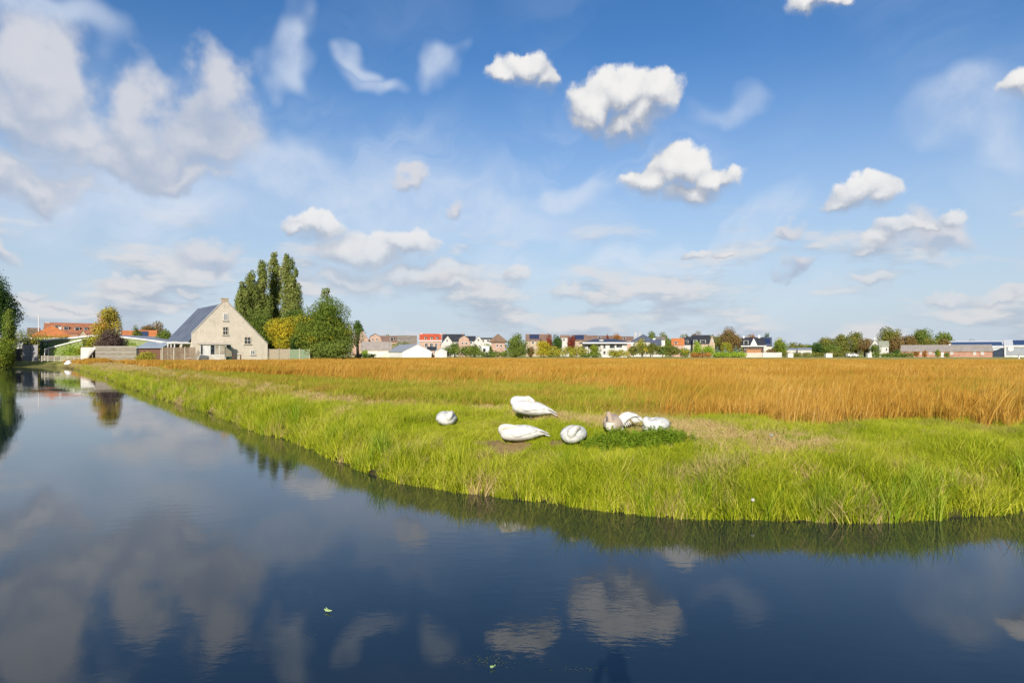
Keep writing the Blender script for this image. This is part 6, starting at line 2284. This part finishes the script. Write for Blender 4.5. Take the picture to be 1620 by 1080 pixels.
float_leaf('water_plant', 'pale green water plant fragment floating alone on open water', 519, 968, .055, (0.30, 0.40, 0.16))
float_leaf('floating_leaf', 'green leaf scrap floating amid duckweed specks', 780, 1057, .03, (0.25, 0.38, 0.14), 3)


def duckweed():
    """specks and a thin skin of weed along the bank"""
    P_, S_ = [], []
    r = np.random.default_rng(3)
    for (px, py, n, sx, sy) in [(775, 1046, 90, .10, .05), (915, 1058, 30, .12, .02), (500, 1010, 12, .3, .1)]:
        x, y = gp(px, py)
        P_.append(np.stack([x + r.normal(0, sx, n), y + r.normal(0, sy, n)], 1))
        S_.append(r.uniform(.002, .006, n))
    n = 9000
    x, y = sample(60000, 9.3, 26, .9, 1.4)
    s_ = shore(x, y)
    wv_ = np.where((x < 1.0), .85, .25)
    k = (s_ < .05) & (s_ > -wv_ * (.5 + .5 * wob(x, y, 1.6, 33)) * rng.uniform(0, 1, len(x))) & (wob(x, y, 1.1, 34) > -.25)
    P_.append(np.stack([x[k], y[k]], 1))
    S_.append(r.uniform(.004, .015, k.sum()))
    p = np.concatenate(P_)
    s = np.concatenate(S_)[:, None]
    n = len(p)
    a = r.uniform(0, 6.283, n)[:, None]
    c, d_ = np.cos(a) * s, np.sin(a) * s
    z = r.uniform(.003, .006, (n, 1))
    Q = np.stack([np.hstack([p[:, :1] + c, p[:, 1:] + d_, z]), np.hstack([p[:, :1] - d_, p[:, 1:] + c, z]), np.hstack([p[:, :1] - c, p[:, 1:] - d_, z]), np.hstack([p[:, :1] + d_, p[:, 1:] - c, z])], 1)
    m_ = leaf_mat('duckweed_green', (0.10, 0.13, 0.03), (0.20, 0.22, 0.07), nscale=2.0, trans=0.0, spread=.8, world=True)
    o = quads_obj('duckweed', Q, n, m_, None, tint=r.uniform(0, 1, n))
    tag(o, 'thin green duckweed floating along the grassy bank', 'duckweed', kind='stuff')


duckweed()


def litter(name, label, px, py, z, r, squash, col):
    x, y = gp(px, py, z)
    zz = float(ground_z(np.array([x]), np.array([y]))[0])
    bm = bmesh.new()
    bmesh.ops.create_icosphere(bm, subdivisions=3, radius=r)
    for v in bm.verts:
        v.co.z *= squash
        v.co *= 1 + .06 * math.sin(v.co.x * 60) * math.sin(v.co.y * 50 + 1)
    me = bpy.data.meshes.new(name)
    bm.to_mesh(me)
    bm.free()
    me.polygons.foreach_set('use_smooth', np.ones(len(me.polygons), bool))
    me.materials.append(mat('litter_' + name, col, tuple(c * .8 for c in col), rough=.5))
    o = link(bpy.data.objects.new(name, me))
    o.location = (x, y, zz + r * squash + .16)
    tag(o, label, 'litter')


litter('crumpled_cup', 'small white crumpled cup caught in the bank grass', 1191, 772, .45, .032, .9, (0.5, 0.5, 0.48))
litter('crumpled_bag', 'pale crumpled plastic bag lying on the dry strip', 1220, 706, .75, .035, .6, (0.34, 0.36, 0.35))


# ------------------------------------------------------------------ the photographer on the near bank, whose shadow falls on the water
def photographer():
    x, y = -0.09, -0.55
    z = float(ground_z(np.array([x]), np.array([y]))[0])
    root = empty('person', (x, y, z), 'person in dark coat standing on the near bank, arms raised', 'person')
    top = 2.71 - z
    g = Geo()
    for q in (-1, 1):
        g.tube([(q * .12, .06, .03), (q * .12, -.05, .04), (q * .12, -.06, .10), (q * .115, 0, top * .27), (q * .10, 0, top * .5)], [.045, .05, .055, .065, .095], 10)
        g.tube([(q * .18, 0, top * .79), (q * .20, .10, top * .66), (q * .12, .24, top * .80), (q * .06, .30, top * .88)], [.065, .052, .040, .035], 10)
    g.tube([(0, 0, top * .46), (0, 0, top * .55), (0, 0, top * .68), (0, 0, top * .80), (0, 0, top * .84)], [.20, .20, .21, .20, .10], 14)
    g.tube([(0, 0, top * .80), (0, .01, top * .87)], [.065, .06], 10)
    g.tube([(0, .01, top * .855), (0, .02, top * .89), (0, .02, top * .935), (0, .01, top * .975), (0, .0, top * .995)], [.045, .078, .092, .080, .035], 14)
    fuse('body', g, mat('dark_coat', (0.03, 0.035, 0.05), (0.02, 0.022, 0.03), rough=.9), root, voxel=.02)


photographer()
